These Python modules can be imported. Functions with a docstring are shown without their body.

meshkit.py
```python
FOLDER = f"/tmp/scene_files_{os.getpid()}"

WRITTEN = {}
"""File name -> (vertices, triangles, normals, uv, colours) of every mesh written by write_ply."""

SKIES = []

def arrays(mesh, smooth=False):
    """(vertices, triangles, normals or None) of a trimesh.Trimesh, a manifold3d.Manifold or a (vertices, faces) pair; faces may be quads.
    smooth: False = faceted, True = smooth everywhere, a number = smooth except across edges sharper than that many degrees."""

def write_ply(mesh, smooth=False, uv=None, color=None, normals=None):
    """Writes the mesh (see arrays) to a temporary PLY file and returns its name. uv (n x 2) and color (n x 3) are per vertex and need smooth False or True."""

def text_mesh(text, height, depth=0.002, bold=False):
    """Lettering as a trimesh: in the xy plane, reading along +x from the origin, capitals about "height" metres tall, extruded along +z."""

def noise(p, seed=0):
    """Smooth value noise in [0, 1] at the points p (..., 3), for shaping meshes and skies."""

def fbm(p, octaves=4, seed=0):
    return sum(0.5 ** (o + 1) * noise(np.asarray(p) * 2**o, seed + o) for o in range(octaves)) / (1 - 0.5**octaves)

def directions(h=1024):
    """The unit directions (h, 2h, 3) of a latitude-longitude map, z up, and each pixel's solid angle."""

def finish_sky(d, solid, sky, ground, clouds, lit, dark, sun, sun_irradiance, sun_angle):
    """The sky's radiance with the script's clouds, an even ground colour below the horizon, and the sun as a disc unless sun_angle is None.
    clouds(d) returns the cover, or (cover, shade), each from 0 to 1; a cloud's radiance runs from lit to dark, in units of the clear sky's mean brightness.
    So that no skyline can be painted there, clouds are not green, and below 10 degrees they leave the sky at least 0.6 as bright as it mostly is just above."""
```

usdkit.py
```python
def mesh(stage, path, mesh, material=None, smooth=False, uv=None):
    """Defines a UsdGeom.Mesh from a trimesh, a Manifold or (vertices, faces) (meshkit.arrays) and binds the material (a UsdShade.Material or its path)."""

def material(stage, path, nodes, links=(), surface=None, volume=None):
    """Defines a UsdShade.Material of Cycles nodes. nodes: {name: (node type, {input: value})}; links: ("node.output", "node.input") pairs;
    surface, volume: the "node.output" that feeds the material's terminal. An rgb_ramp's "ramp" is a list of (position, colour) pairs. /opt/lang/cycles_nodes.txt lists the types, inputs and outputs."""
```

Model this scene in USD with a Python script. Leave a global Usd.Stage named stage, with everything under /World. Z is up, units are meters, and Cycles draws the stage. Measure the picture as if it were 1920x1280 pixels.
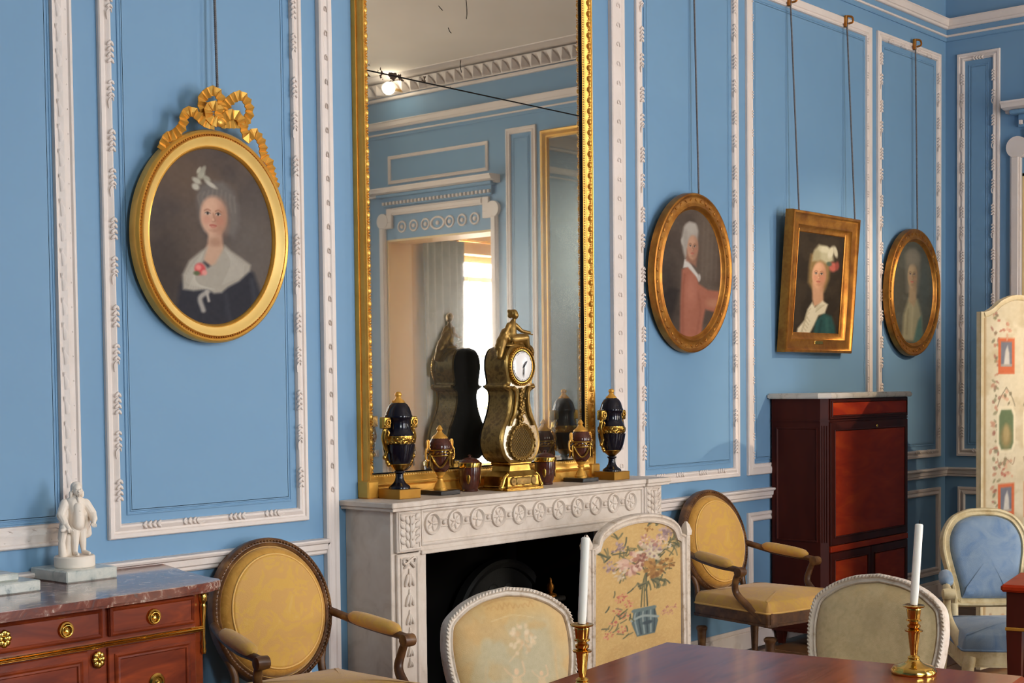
import math, numpy as np, trimesh, manifold3d, usdkit
from shapely.geometry import Polygon
from pxr import Usd, UsdGeom, UsdLux, UsdShade, Sdf, Gf, Vt
import meshkit

stage = Usd.Stage.CreateInMemory()
UsdGeom.SetStageUpAxis(stage, 'Z'); UsdGeom.SetStageMetersPerUnit(stage, 1.0)
W = UsdGeom.Xform.Define(stage, '/World'); UsdGeom.Scope.Define(stage, '/World/Looks')
XE, YF, ZC, XL = 9.987, -6.45, 4.53, -2.2      # right wall, window wall, ceiling, left wall

# ---------------------------------------------------------------- camera, light, exposure
def make_camera():
    f, yaw, pitch, roll, cy = 2723.5, math.radians(49.1277), math.radians(-2.3483), math.radians(-0.6242), 835.49
    F = np.array([math.sin(yaw)*math.cos(pitch), math.cos(yaw)*math.cos(pitch), math.sin(pitch)])
    R0 = np.cross(F, [0, 0, 1]); R0 /= np.linalg.norm(R0); U0 = np.cross(R0, F)
    R = math.cos(roll)*R0 + math.sin(roll)*U0; U = -math.sin(roll)*R0 + math.cos(roll)*U0
    c = UsdGeom.Camera.Define(stage, '/World/camera')
    c.CreateHorizontalApertureAttr(36.0); c.CreateVerticalApertureAttr(24.0)
    c.CreateFocalLengthAttr(36.0*f/1920); c.CreateVerticalApertureOffsetAttr((cy-640)/1920*36.0)
    c.CreateClippingRangeAttr((0.05, 200.0)); c.CreateExposureAttr(EXPOSURE)
    m = Gf.Matrix4d(*R, 0, *U, 0, *(-F), 0, 0, -4.5, 1.55, 1)
    c.AddTransformOp().Set(m)
EXPOSURE = 0.0
make_camera()
sky = UsdLux.DomeLight.Define(stage, '/World/sky_light'); sky.CreateIntensityAttr(1.0); sky.CreateColorAttr((0.80, 0.90, 1.0))
def rect_light(name, x0, x1, z0, z1, y, power, col, face=1):
    l = UsdLux.RectLight.Define(stage, '/World/'+name)
    l.CreateWidthAttr(x1-x0); l.CreateHeightAttr(z1-z0); l.CreateIntensityAttr(power); l.CreateColorAttr(col)
    l.AddTranslateOp().Set(((x0+x1)/2, y, (z0+z1)/2)); l.AddRotateXOp().Set(90.0)     # a RectLight shines along its -z: turned to +y
WINDOWS = [(0.75, 2.05), (4.55, 5.95), (7.4, 8.7)]          # the daylight comes through three tall windows in the wall behind the camera
WZ = (0.35, 3.95)
rect_light('daylight_middle', 4.55, 5.95, .35, 3.95, YF-.42, 13.0, (1.0, .96, 1.0))
rect_light('daylight_right', 7.4, 8.7, .35, 3.95, YF-.42, 9.5, (1.0, .84, .60))
rect_light('daylight_sky', -1.0, 2.4, 3.0, 5.6, YF-2.6, 26.0, (.96, 1.04, 1.0))
rect_light('daylight_next_room', 11.55, 12.6, 0.6, 3.2, YF-0.42, 60.0, (1.0, 0.97, 0.94))

# ---------------------------------------------------------------- small tools
def lin(r, g, b):
    return tuple((c/255/12.92 if c/255 < .04045 else ((c/255+.055)/1.055)**2.4) for c in (r, g, b))
_used = {}
def numbered(parent, name):
    k = (parent, name); n = _used.get(k, 0); _used[k] = n+1
    return parent + '/' + (name if n == 0 else '%s_%03d' % (name, n))
def setdata(p, **kw):
    for k, v in kw.items():
        if v: p.SetCustomDataByKey(k, v)
class Thing:
    def __init__(s, name, label, cat=None, loc=(0, 0, 0), rot=0, group=None, kind=None):
        s.path = numbered('/World', name); x = UsdGeom.Xform.Define(stage, s.path); s.prim = x.GetPrim()
        s.loc = np.array(loc, float); s.rot = rot
        x.AddTranslateOp().Set(tuple(float(c) for c in loc)); x.AddRotateZOp().Set(float(rot))
        setdata(s.prim, label=label, category=cat, group=group, kind=kind)
    def add(s, name, mesh, mat, smooth=30, label=None, under=None, world=False, kind=None, paint=None):
        """one part (or sub-part of the part path `under`); world=True: the mesh is given in world coordinates of an unrotated thing"""
        path = numbered(under or s.path, name)
        if world:
            mesh = moved(mesh, -s.loc)
        m = usdkit.mesh(stage, path, mesh, mat, smooth=smooth)
        if paint is not None:
            UsdGeom.PrimvarsAPI(m).CreatePrimvar('paint', Sdf.ValueTypeNames.Color3fArray, 'vertex').Set(Vt.Vec3fArray.FromNumpy(np.asarray(paint, np.float32)))
        setdata(m.GetPrim(), label=label, kind=kind)
        return path
def copy_thing(src, name, label, cat, loc, rot=0, group=None):
    t = Thing.__new__(Thing); t.path = numbered('/World', name)
    x = UsdGeom.Xform.Define(stage, t.path); t.prim = x.GetPrim()
    t.prim.GetReferences().AddInternalReference(src.path); t.prim.SetInstanceable(True)
    x.ClearXformOpOrder()
    x.AddTranslateOp().Set(tuple(float(c) for c in loc)); x.AddRotateZOp().Set(float(rot))
    setdata(t.prim, label=label, category=cat, group=group)
    return t
def TM(v, f):
    return trimesh.Trimesh(np.asarray(v, float), np.asarray(f), process=False)
def join(*ms):
    ms = [m for m in ms if m is not None]
    return trimesh.util.concatenate(ms) if len(ms) > 1 else ms[0]
def moved(m, d, rz=0, rx=0, ry=0, s=1):
    m = m.copy()
    if np.ndim(s) or s != 1: m.vertices = m.vertices*np.asarray(s)
    for a, ax in ((rx, [1, 0, 0]), (ry, [0, 1, 0]), (rz, [0, 0, 1])):
        if a: m.apply_transform(trimesh.transformations.rotation_matrix(math.radians(a), ax))
    m.apply_translation(d); return m
def box(x0, x1, y0, y1, z0, z1, c=0.0):
    """a box with chamfered edges"""
    if x1 < x0: x0, x1 = x1, x0
    if y1 < y0: y0, y1 = y1, y0
    if z1 < z0: z0, z1 = z1, z0
    if c <= 0: 
        m = trimesh.creation.box((x1-x0, y1-y0, z1-z0)); m.apply_translation(((x0+x1)/2, (y0+y1)/2, (z0+z1)/2)); return m
    c = min(c, (x1-x0)*.45, (y1-y0)*.45, (z1-z0)*.45); p = []
    for X, sx in ((x0, 1), (x1, -1)):
        for Yy, sy in ((y0, 1), (y1, -1)):
            for Z, sz in ((z0, 1), (z1, -1)):
                p += [(X+sx*c, Yy+sy*c, Z), (X+sx*c, Yy, Z+sz*c), (X, Yy+sy*c, Z+sz*c)]
    return hull(p)
def hull(p):
    return trimesh.convex.convex_hull(np.array(p, float))
def lathe(prof, n=24, sx=1, sy=1, lobes=None):
    """profile [(r, z)] turned about z; lobes(angle, k) may scale the radius"""
    p = np.array(prof, float); a = np.arange(n)*2*np.pi/n
    g = np.ones((len(p), n)) if lobes is None else np.array([[lobes(t, k) for t in a] for k in range(len(p))])
    v = np.stack([p[:, 0][:, None]*np.cos(a)*g*sx, p[:, 0][:, None]*np.sin(a)*g*sy, np.repeat(p[:, 1][:, None], n, 1)], -1).reshape(-1, 3)
    i, j = np.meshgrid(np.arange(len(p)-1), np.arange(n), indexing='ij')
    q = np.stack([i*n+j, i*n+(j+1) % n, (i+1)*n+(j+1) % n, (i+1)*n+j], -1).reshape(-1, 4)
    f = np.vstack([q[:, [0, 1, 2]], q[:, [0, 2, 3]]])
    ex, k = [], len(v)
    for row, flip in ((0, True), (len(p)-1, False)):
        if p[row, 0] > 1e-6:
            v = np.vstack([v, [[0, 0, p[row, 1]]]])
            for jj in range(n):
                t = [row*n+jj, row*n+(jj+1) % n, len(v)-1]; ex.append(t[::-1] if flip else t)
    if ex: f = np.vstack([f, ex])
    m = TM(v, f); return m
def smoothpath(pts, n=8, closed=False):
    P = np.array(pts, float); k = len(P); out = []
    for i in range(k if closed else k-1):
        p1, p2 = P[i], P[(i+1) % k]
        p0 = P[i-1] if (i > 0 or closed) else 2*p1-p2
        p3 = P[(i+2) % k] if (i+2 < k or closed) else 2*p2-p1
        for t in np.linspace(0, 1, n, endpoint=False):
            out.append(.5*((2*p1)+(-p0+p2)*t+(2*p0-5*p1+4*p2-p3)*t*t+(-p0+3*p1-3*p2+p3)*t**3))
    if not closed: out.append(P[-1])
    return np.array(out)
def sweep(path, prof, closed=False, up=(0, 0, 1), scale=None, cap=True):
    """profile [(a, b)] (a along side = t x up, b along up') swept along the path; profile closed"""
    P = np.array(path, float); q = np.array(prof, float); n, k = len(P), len(q)
    t = (np.roll(P, -1, 0)-np.roll(P, 1, 0)) if closed else np.gradient(P, axis=0)
    t /= np.linalg.norm(t, axis=1, keepdims=True)+1e-12
    up = np.broadcast_to(np.asarray(up, float), P.shape)
    s = np.cross(t, up); s /= np.linalg.norm(s, axis=1, keepdims=True)+1e-12
    u = np.cross(s, t)
    sc = np.ones(n) if scale is None else np.broadcast_to(np.asarray(scale, float), (n,))
    v = (P[:, None]+sc[:, None, None]*(q[None, :, 0, None]*s[:, None]+q[None, :, 1, None]*u[:, None])).reshape(-1, 3)
    m = n if closed else n-1
    i, j = np.meshgrid(np.arange(m), np.arange(k), indexing='ij'); i2 = (i+1) % n
    Q = np.stack([i*k+j, i*k+(j+1) % k, i2*k+(j+1) % k, i2*k+j], -1).reshape(-1, 4)
    f = np.vstack([Q[:, [0, 1, 2]], Q[:, [0, 2, 3]]])
    if cap and not closed:
        v = np.vstack([v, P[0], P[-1]]); a, b = len(v)-2, len(v)-1
        f = np.vstack([f, [[a, (j+1) % k, j] for j in range(k)], [[b, (n-1)*k+j, (n-1)*k+(j+1) % k] for j in range(k)]])
    r = TM(v, f); fixwind(r); return r
def fixwind(m):
    if m.volume < 0: m.invert()
def circ(r, n=8, ry=None):
    a = np.arange(n)*2*np.pi/n
    return np.c_[r*np.cos(a), (ry or r)*np.sin(a)]
def tube(path, r, n=8, closed=False, up=(0, 0, 1)):
    r = np.asarray(r, float)
    return sweep(path, circ(1, n), closed, up, scale=r if r.ndim else np.full(len(path), float(r)))
def ball(c, r, sub=1, s=(1, 1, 1)):
    m = trimesh.creation.icosphere(sub, 1.0); m.vertices = m.vertices*np.asarray(s)*r+np.asarray(c); return m
def extrude(pts, h, hole=None):
    pg = Polygon(pts, [hole] if hole is not None else None).buffer(0)
    ms = [trimesh.creation.extrude_polygon(g, h, engine='earcut') for g in getattr(pg, 'geoms', [pg])]
    return join(*ms)
def wallmap(m, side='back'):
    """a mesh made in (a, h, d) - along the wall, height, depth out of the wall - set on a wall"""
    v = m.vertices
    if side == 'back': w = np.c_[v[:, 0], -v[:, 2], v[:, 1]]
    elif side == 'right': w = np.c_[XE-v[:, 2], -v[:, 0], v[:, 1]]
    elif side == 'front': w = np.c_[v[:, 0], YF+v[:, 2], v[:, 1]]
    elif side == 'left': w = np.c_[XL+v[:, 2], -v[:, 0], v[:, 1]]
    r = TM(w, m.faces.copy())
    if np.linalg.det({'back': [[1, 0, 0], [0, 0, 1], [0, -1, 0]], 'right': [[0, -1, 0], [0, 0, 1], [-1, 0, 0]], 'front': [[1, 0, 0], [0, 0, 1], [0, 1, 0]], 'left': [[0, -1, 0], [0, 0, 1], [1, 0, 0]]}[side]) < 0: r.invert()
    return r
def rectframe(a0, a1, h0, h1, prof):
    """a mitred frame in (a, h, d); prof [(inset from the outer edge, depth)] is closed by the wall"""
    p = np.array(prof, float); k = len(p); v = []
    for ca, ch, sa, sh in ((a0, h0, 1, 1), (a1, h0, -1, 1), (a1, h1, -1, -1), (a0, h1, 1, -1)):
        v += [(ca+sa*u, ch+sh*u, d) for u, d in p]
    f = []
    for i in range(4):
        b, c = i*k, ((i+1) % 4)*k
        for j in range(k):
            j2 = (j+1) % k; f += [(b+j, c+j, c+j2), (b+j, c+j2, b+j2)]
    m = TM(v, f); fixwind(m); return m
def ovalring(a, b, prof, n=96, bulge=None):
    """an oval ring in (a, h, d): prof [(inset from the outer edge, depth)], closed"""
    p = np.array(prof, float); k = len(p); t = np.arange(n)*2*np.pi/n
    # outward normal of the ellipse
    nx, ny = b*np.cos(t), a*np.sin(t); L = np.hypot(nx, ny); nx, ny = nx/L, ny/L
    v = np.stack([(a*np.cos(t))[:, None]-p[None, :, 0]*nx[:, None], (b*np.sin(t))[:, None]-p[None, :, 0]*ny[:, None], np.repeat(p[None, :, 1], n, 0)], -1).reshape(-1, 3)
    i, j = np.meshgrid(np.arange(n), np.arange(k), indexing='ij'); i2 = (i+1) % n
    Q = np.stack([i*k+j, i*k+(j+1) % k, i2*k+(j+1) % k, i2*k+j], -1).reshape(-1, 4)
    m = TM(v, np.vstack([Q[:, [0, 1, 2]], Q[:, [0, 2, 3]]])); fixwind(m); return m
def shapering(outline, prof, closed=True):
    """like ovalring for any closed outline [(a, h)] run anticlockwise"""
    o = np.array(outline, float); p = np.array(prof, float); k, n = len(p), len(o)
    t = np.roll(o, -1, 0)-np.roll(o, 1, 0)
    if not closed: t = np.gradient(o, axis=0)
    t /= np.linalg.norm(t, axis=1, keepdims=True)+1e-12
    nn = np.c_[t[:, 1], -t[:, 0]]
    v = np.stack([o[:, 0, None]-p[None, :, 0]*nn[:, 0, None], o[:, 1, None]-p[None, :, 0]*nn[:, 1, None], np.repeat(p[None, :, 1], n, 0)], -1).reshape(-1, 3)
    m = n if closed else n-1
    i, j = np.meshgrid(np.arange(m), np.arange(k), indexing='ij'); i2 = (i+1) % n
    Q = np.stack([i*k+j, i*k+(j+1) % k, i2*k+(j+1) % k, i2*k+j], -1).reshape(-1, 4)
    f = np.vstack([Q[:, [0, 1, 2]], Q[:, [0, 2, 3]]])
    if not closed:
        f = np.vstack([f, [[0, j, j+1] for j in range(1, k-1)], [[(n-1)*k, (n-1)*k+j+1, (n-1)*k+j] for j in range(1, k-1)]])
    r = TM(v, f); fixwind(r); return r
def grid(fn, nu, nv, closed_u=False):
    u, v = np.meshgrid(np.linspace(0, 1, nu, endpoint=not closed_u), np.linspace(0, 1, nv), indexing='ij')
    P = fn(u, v); P = np.stack(P, -1).reshape(-1, 3); f = []
    m = nu if closed_u else nu-1
    i, j = np.meshgrid(np.arange(m), np.arange(nv-1), indexing='ij'); i2 = (i+1) % nu
    Q = np.stack([i*nv+j, i2*nv+j, i2*nv+j+1, i*nv+j+1], -1).reshape(-1, 4)
    return TM(P, np.vstack([Q[:, [0, 1, 2]], Q[:, [0, 2, 3]]]))
def fold(m, th, origin):
    """leans a mesh in wall coordinates about a horizontal axis along x through origin (top towards the room)"""
    m = m.copy(); v = m.vertices-origin; c, s = math.cos(th), math.sin(th)
    m.vertices = np.c_[v[:, 0], v[:, 1]*c-v[:, 2]*s, v[:, 1]*s+v[:, 2]*c]+origin; return m

# ---------------------------------------------------------------- materials
_mats = {}
def M(name, base, rough=.5, metal=0, bump=0, bscale=40, vary=None, vscale=6, detail=3, coat=0, spec=.5, sheen=0, coordscale=(1, 1, 1), ramp=None, distort=0, brough=.5, trans=0, rand=0):
    """a principled material; vary=(second colour) mixes by noise; ramp = stops over noise"""
    nodes = {'p': ('principled_bsdf', dict(base_color=base, roughness=rough, metallic=metal, coat_weight=coat, coat_roughness=.08, specular_ior_level=spec, sheen_weight=sheen)), 't': ('texture_coordinate', {}), 'map': ('mapping', dict(scale=coordscale))}
    links = [('t.object', 'map.vector')]
    if vary is not None or ramp is not None:
        nodes['n'] = ('noise_texture', dict(scale=vscale, detail=detail, roughness=.6, distortion=distort)); links.append(('map.vector', 'n.vector'))
        nodes['r'] = ('rgb_ramp', {'ramp': ramp or [(.3, base), (.7, vary)]}); links += [('n.fac', 'r.fac'), ('r.color', 'p.base_color')]
    if bump:
        nodes['bn'] = ('noise_texture', dict(scale=bscale, detail=4, roughness=brough)); nodes['b'] = ('bump', dict(strength=1.0, distance=bump))
        links += [('map.vector', 'bn.vector'), ('bn.fac', 'b.height'), ('b.normal', 'p.normal')]
    m = usdkit.material(stage, '/World/Looks/'+name, nodes, links, surface='p.BSDF'); _mats[name] = m; return m
def painted(name, rough=.6, bump=0, bscale=200, coat=0, spec=.4, sheen=0):
    nodes = {'a': ('attribute', {'attribute': 'paint'}), 'p': ('principled_bsdf', dict(roughness=rough, coat_weight=coat, coat_roughness=.15, specular_ior_level=spec, sheen_weight=sheen))}
    links = [('a.color', 'p.base_color')]
    if bump:
        nodes |= {'t': ('texture_coordinate', {}), 'bn': ('noise_texture', dict(scale=bscale, detail=3)), 'b': ('bump', dict(strength=1.0, distance=bump))}
        links += [('t.object', 'bn.vector'), ('bn.fac', 'b.height'), ('b.normal', 'p.normal')]
    return usdkit.material(stage, '/World/Looks/'+name, nodes, links, surface='p.BSDF')
BLUE = M('blue_paint', lin(113, 153, 187), rough=.55, vary=lin(118, 157, 189), vscale=1.3, bump=.0006, bscale=9, spec=.35)
WHITE = M('white_trim_paint', lin(232, 220, 212), rough=.5, vary=lin(224, 212, 203), vscale=5, bump=.0006, bscale=60, spec=.35)
CEIL = M('ceiling_plaster', lin(232, 222, 210), rough=.8, vary=lin(226, 214, 200), vscale=1.2)
FLOORM = M('oak_parquet', lin(140, 96, 60), rough=.35, vary=lin(112, 74, 45), vscale=4, coordscale=(1, 8, 1), spec=.4)
GOLD = M('gilding', lin(232, 178, 82), rough=.34, metal=.55, vary=lin(218, 158, 64), vscale=9, bump=.0006, bscale=60)
GOLDF = M('flat_gilding', lin(250, 212, 128), rough=.42, metal=.25, vary=lin(244, 200, 112), vscale=5)
GOLDD = M('old_gilding', lin(190, 132, 56), rough=.4, metal=.75, vary=lin(150, 92, 36), vscale=14, bump=.001, bscale=45)
BRONZE = M('gilt_bronze', lin(196, 156, 76), rough=.26, metal=1, vary=lin(150, 112, 48), vscale=22, bump=.0008, bscale=70)
BRASS = M('polished_brass', lin(226, 186, 96), rough=.16, metal=1, vary=lin(206, 160, 72), vscale=14)
MARBLE = M('grey_white_marble', lin(212, 198, 184), rough=.45, ramp=[(.3, lin(198, 183, 168)), (.46, lin(211, 197, 183)), (.7, lin(218, 206, 193))], vscale=9, distort=1.0, bump=.0005, bscale=80, spec=.3)
MAHOG = M('mahogany', lin(112, 44, 22), rough=.3, ramp=[(.25, lin(84, 26, 12)), (.5, lin(122, 48, 22)), (.75, lin(158, 66, 26))], vscale=3.2, detail=5, coordscale=(1.2, 1.2, 5), distort=.8, coat=.08, spec=.3)
BLACKM = M('soot_black', lin(22, 20, 19), rough=.85, spec=.1)
IRON = M('cast_iron', lin(30, 29, 28), rough=.6, bump=.002, bscale=60, spec=.4)
# ---------------------------------------------------------------- the room
def structure(name, label=None):
    return Thing(name, label, kind='structure')
fl = structure('floor', 'brown oak parquet floor of the blue room')
PARQ = [M('oak_block_%d' % i, lin(*c), rough=.3, vary=lin(*[x*.8 for x in c]), vscale=5, coordscale=(2, 2, 2), spec=.45) for i, c in enumerate(((142, 98, 60), (128, 86, 52), (150, 106, 68)))]
fl.add('subfloor', box(XL-.1, XE+5, YF-.4, .4, -.12, -.022), FLOORM)
def plank_mesh(w, l): return box(-w/2+.001, w/2-.001, -l/2+.001, l/2-.001, -.022, 0, .002)
n = 0
for i in range(23):                       # square parquet panels, each of three boards
    for j in range(12):
        x, y = XL+.28+i*.53, YF+.27+j*.53
        if n >= 285 or x < 1.9: continue
        a = 90*((i+j) % 2); n += 1
        fl.add('parquet_block', moved(plank_mesh(.526, .526), (x, y, 0), rz=a), PARQ[(i*7+j*3) % 3], smooth=False)
ce = structure('ceiling', 'pale plaster ceiling above the blue walls')
ce.add('ceiling_surface', box(XL, XE+.0, YF, 0, ZC, ZC+.1), CEIL)

def fieldpanel(a0, a1, h0, h1, side):
    """the raised field inside a moulding, with a fine groove round it"""
    i = .083
    pts = rectframe(a0+i, a1-i, h0+i, h1-i, [(0, 0), (0, .0035), (.003, .005), (.006, .005), (.008, .002), (.011, .002), (.014, .005), (.02, .005), (.02, 0)])
    slab = box(a0+i+.018, a1-i-.018, h0+i+.018, h1-i-.018, -.004, .005)
    return wallmap(join(pts, slab), side)
wb = structure('wall_back', 'long blue panelled wall with white mouldings behind the mantelpiece')
# the wall with the hearth opening left free behind the mantelpiece
wb.add('wall_surface', join(box(XL, 4.30, 0, .3, 0, ZC), box(5.86, XE+.3, 0, .3, 0, ZC), box(4.30, 5.86, 0, .3, .90, ZC)), BLUE, smooth=False)
PZ0, PZ1 = 1.0145, 3.868
BAYS = {'far_left': (1.02, 2.868, 'wide'), 'portrait': (2.976, 3.918, 'ribbon'), 'man': (6.206, 7.195, 'ribbon'), 'middle': (7.288, 8.830, 'bead'), 'corner': (8.918, 9.884, 'ribbon')}
for k, (a0, a1, _) in BAYS.items():
    wb.add('panel', fieldpanel(a0, a1, PZ0, PZ1, 'back'), BLUE, smooth=20)
wr = structure('wall_right', 'blue panelled end wall with two doorways')
D1, D2 = (.56, 2.005), (4.378, 5.757)      # doorways, measured along the wall from the corner
DZ = 2.985
walls = [box(a, b, 0, ZC, -.32, 0) for a, b in ((-.3, D1[0]), (D1[1], D2[0]), (D2[1], -YF+.3))] + [box(a, b, DZ, ZC, -.32, 0) for a, b in (D1, D2)]
wr.add('wall_surface', wallmap(join(*walls), 'right'), BLUE, smooth=False)
RP = [(.091, .403), (2.16, 2.48), (3.845, 4.200), (5.985, 6.32)]
for a0, a1 in RP: wr.add('panel', fieldpanel(a0, a1, PZ0, PZ1, 'right'), BLUE, smooth=20)
wl = structure('wall_left', 'blue end wall behind the camera'); wl.add('wall_surface', box(XL-.3, XL, YF-.3, .3, 0, ZC), BLUE, smooth=False)
wf = structure('wall_front', 'blue wall with the three tall windows')
segs, px = [], XL
for a, b in WINDOWS:
    segs.append(box(px, a, YF-.4, YF, 0, ZC)); segs += [box(a, b, YF-.4, YF, 0, WZ[0]), box(a, b, YF-.4, YF, WZ[1], ZC)]; px = b
segs.append(box(px, XE+.32, YF-.4, YF, 0, ZC))
wf.add('wall_surface', join(*segs), BLUE, smooth=False)
for k, (a, b) in enumerate(WINDOWS):
    t = structure('window_%d' % (k+1), 'tall white french window in the window wall')
    fr = [box(a, a+.06, YF-.33, YF-.27, WZ[0], WZ[1], .006), box(b-.06, b, YF-.33, YF-.27, WZ[0], WZ[1], .006), box(a, b, YF-.33, YF-.27, WZ[0], WZ[0]+.07, .006), box(a, b, YF-.33, YF-.27, WZ[1]-.06, WZ[1], .006)]
    t.add('window_frame', join(*fr), WHITE)
    t.add('mullion', box((a+b)/2-.03, (a+b)/2+.03, YF-.33, YF-.27, WZ[0]+.07, WZ[1]-.06, .006), WHITE)
    for q in range(1, 5):
        h = WZ[0]+(WZ[1]-WZ[0])*q/5
        t.add('glazing_bar', box(a+.06, b-.06, YF-.315, YF-.285, h-.015, h+.015, .004), WHITE)
# ---- cornice and rails that run round the room, mitred in the corners
def roomring(prof):
    p = np.array(prof, float); k = len(p); v = []
    for cx, cy, sx, sy in ((XL, YF, 1, 1), (XE, YF, -1, 1), (XE, 0, -1, -1), (XL, 0, 1, -1)):
        v += [(cx+sx*d, cy+sy*d, z) for d, z in p]
    f = []
    for i in range(4):
        b, c = i*k, ((i+1) % 4)*k
        for j in range(k):
            j2 = (j+1) % k; f += [(b+j, c+j2, c+j), (b+j, b+j2, c+j2)]
    m = TM(v, f); fixwind(m); return m
t = structure('trim_1', 'white and blue moulded cornice round the top of the walls')
t.add('lower_bead', roomring([(0, 4.0), (.012, 4.0), (.02, 4.003), (.022, 4.010), (.018, 4.016), (0, 4.017)]), WHITE)
t.add('blue_fascia', roomring([(0, 3.972), (.008, 3.972), (.012, 3.978), (.012, 4.056), (0, 4.056)]), BLUE)
t.add('band', roomring([(0, 4.054), (.026, 4.054), (.032, 4.058), (.034, 4.066), (.034, 4.070), (.042, 4.074), (.046, 4.112), (.052, 4.118), (.05, 4.124), (0, 4.126)]), WHITE)
t.add('upper_strip', roomring([(0, 4.325), (.03, 4.325), (.036, 4.332), (.034, 4.352), (0, 4.356)]), WHITE)
t.add('leaf_cove', roomring([(0, 4.368), (.03, 4.366), (.034, 4.374), (.046, 4.40), (.07, 4.43), (.105, 4.452), (.12, 4.462), (.12, 4.468), (0, 4.47)]), WHITE)
t.add('ceiling_mould', roomring([(0, 4.488), (.13, 4.488), (.15, 4.497), (.165, 4.512), (.185, 4.522), (.19, 4.531), (0, 4.531)]), WHITE)
leaf = join(hull([(-.05, .03, 4.372), (.05, .03, 4.372), (.046, .062, 4.40), (-.046, .062, 4.40), (.04, .09, 4.43), (-.04, .09, 4.43), (0, .10, 4.41), (.03, .13, 4.46), (-.03, .13, 4.46), (0, .10, 4.372)]))
lm = TM(np.c_[leaf.vertices[:, 0], leaf.vertices[:, 2], leaf.vertices[:, 1]], leaf.faces)
for q in range(33):
    t.add('cornice_leaf', wallmap(moved(lm, (2.55+q*.115, 0, 0)), 'right'), WHITE, smooth=40)
RAIL = [(0, .868), (.016, .868), (.022, .874), (.022, .884), (.030, .890), (.032, .912), (.044, .918), (.048, .926), (.044, .932), (0, .934)]
def railpiece(a0, a1, side, endcap=True):
    p = np.array(RAIL); k = len(p)
    v = [(a, z, d) for a in (a0, a1) for d, z in p]; f = [(j, (j+1) % k, k+(j+1) % k) for j in range(k)]+[(j, k+(j+1) % k, k+j) for j in range(k)]
    f += [(0, j+1, j) for j in range(1, k-1)]+[(k, k+j, k+j+1) for j in range(1, k-1)]
    m = TM(v, f); fixwind(m); return wallmap(m, side)
t = structure('trim_2', 'white chair rail along the wall below the panels')
t.add('rail', railpiece(XL, 4.004, 'back'), WHITE); t.add('rail', railpiece(6.10, XE-.0, 'back'), WHITE)
t.add('rail', railpiece(.0, .475, 'right'), WHITE); t.add('rail', railpiece(2.10, 4.29, 'right'), WHITE); t.add('rail', railpiece(5.91, -YF, 'right'), WHITE)
for nm, side, spans in (('baseboard_back', 'back', ((XL, 4.1), (6.06, XE))), ('baseboard_right', 'right', ((0, .48), (2.09, 4.29), (5.91, -YF)))):
    t = structure(nm, 'white skirting board at the foot of the blue wall')
    for a, b in spans: t.add('board', wallmap(join(box(a, b, 0, .10, 0, .018, .003), box(a, b, .10, .125, 0, .012, .003)), side), WHITE)
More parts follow.
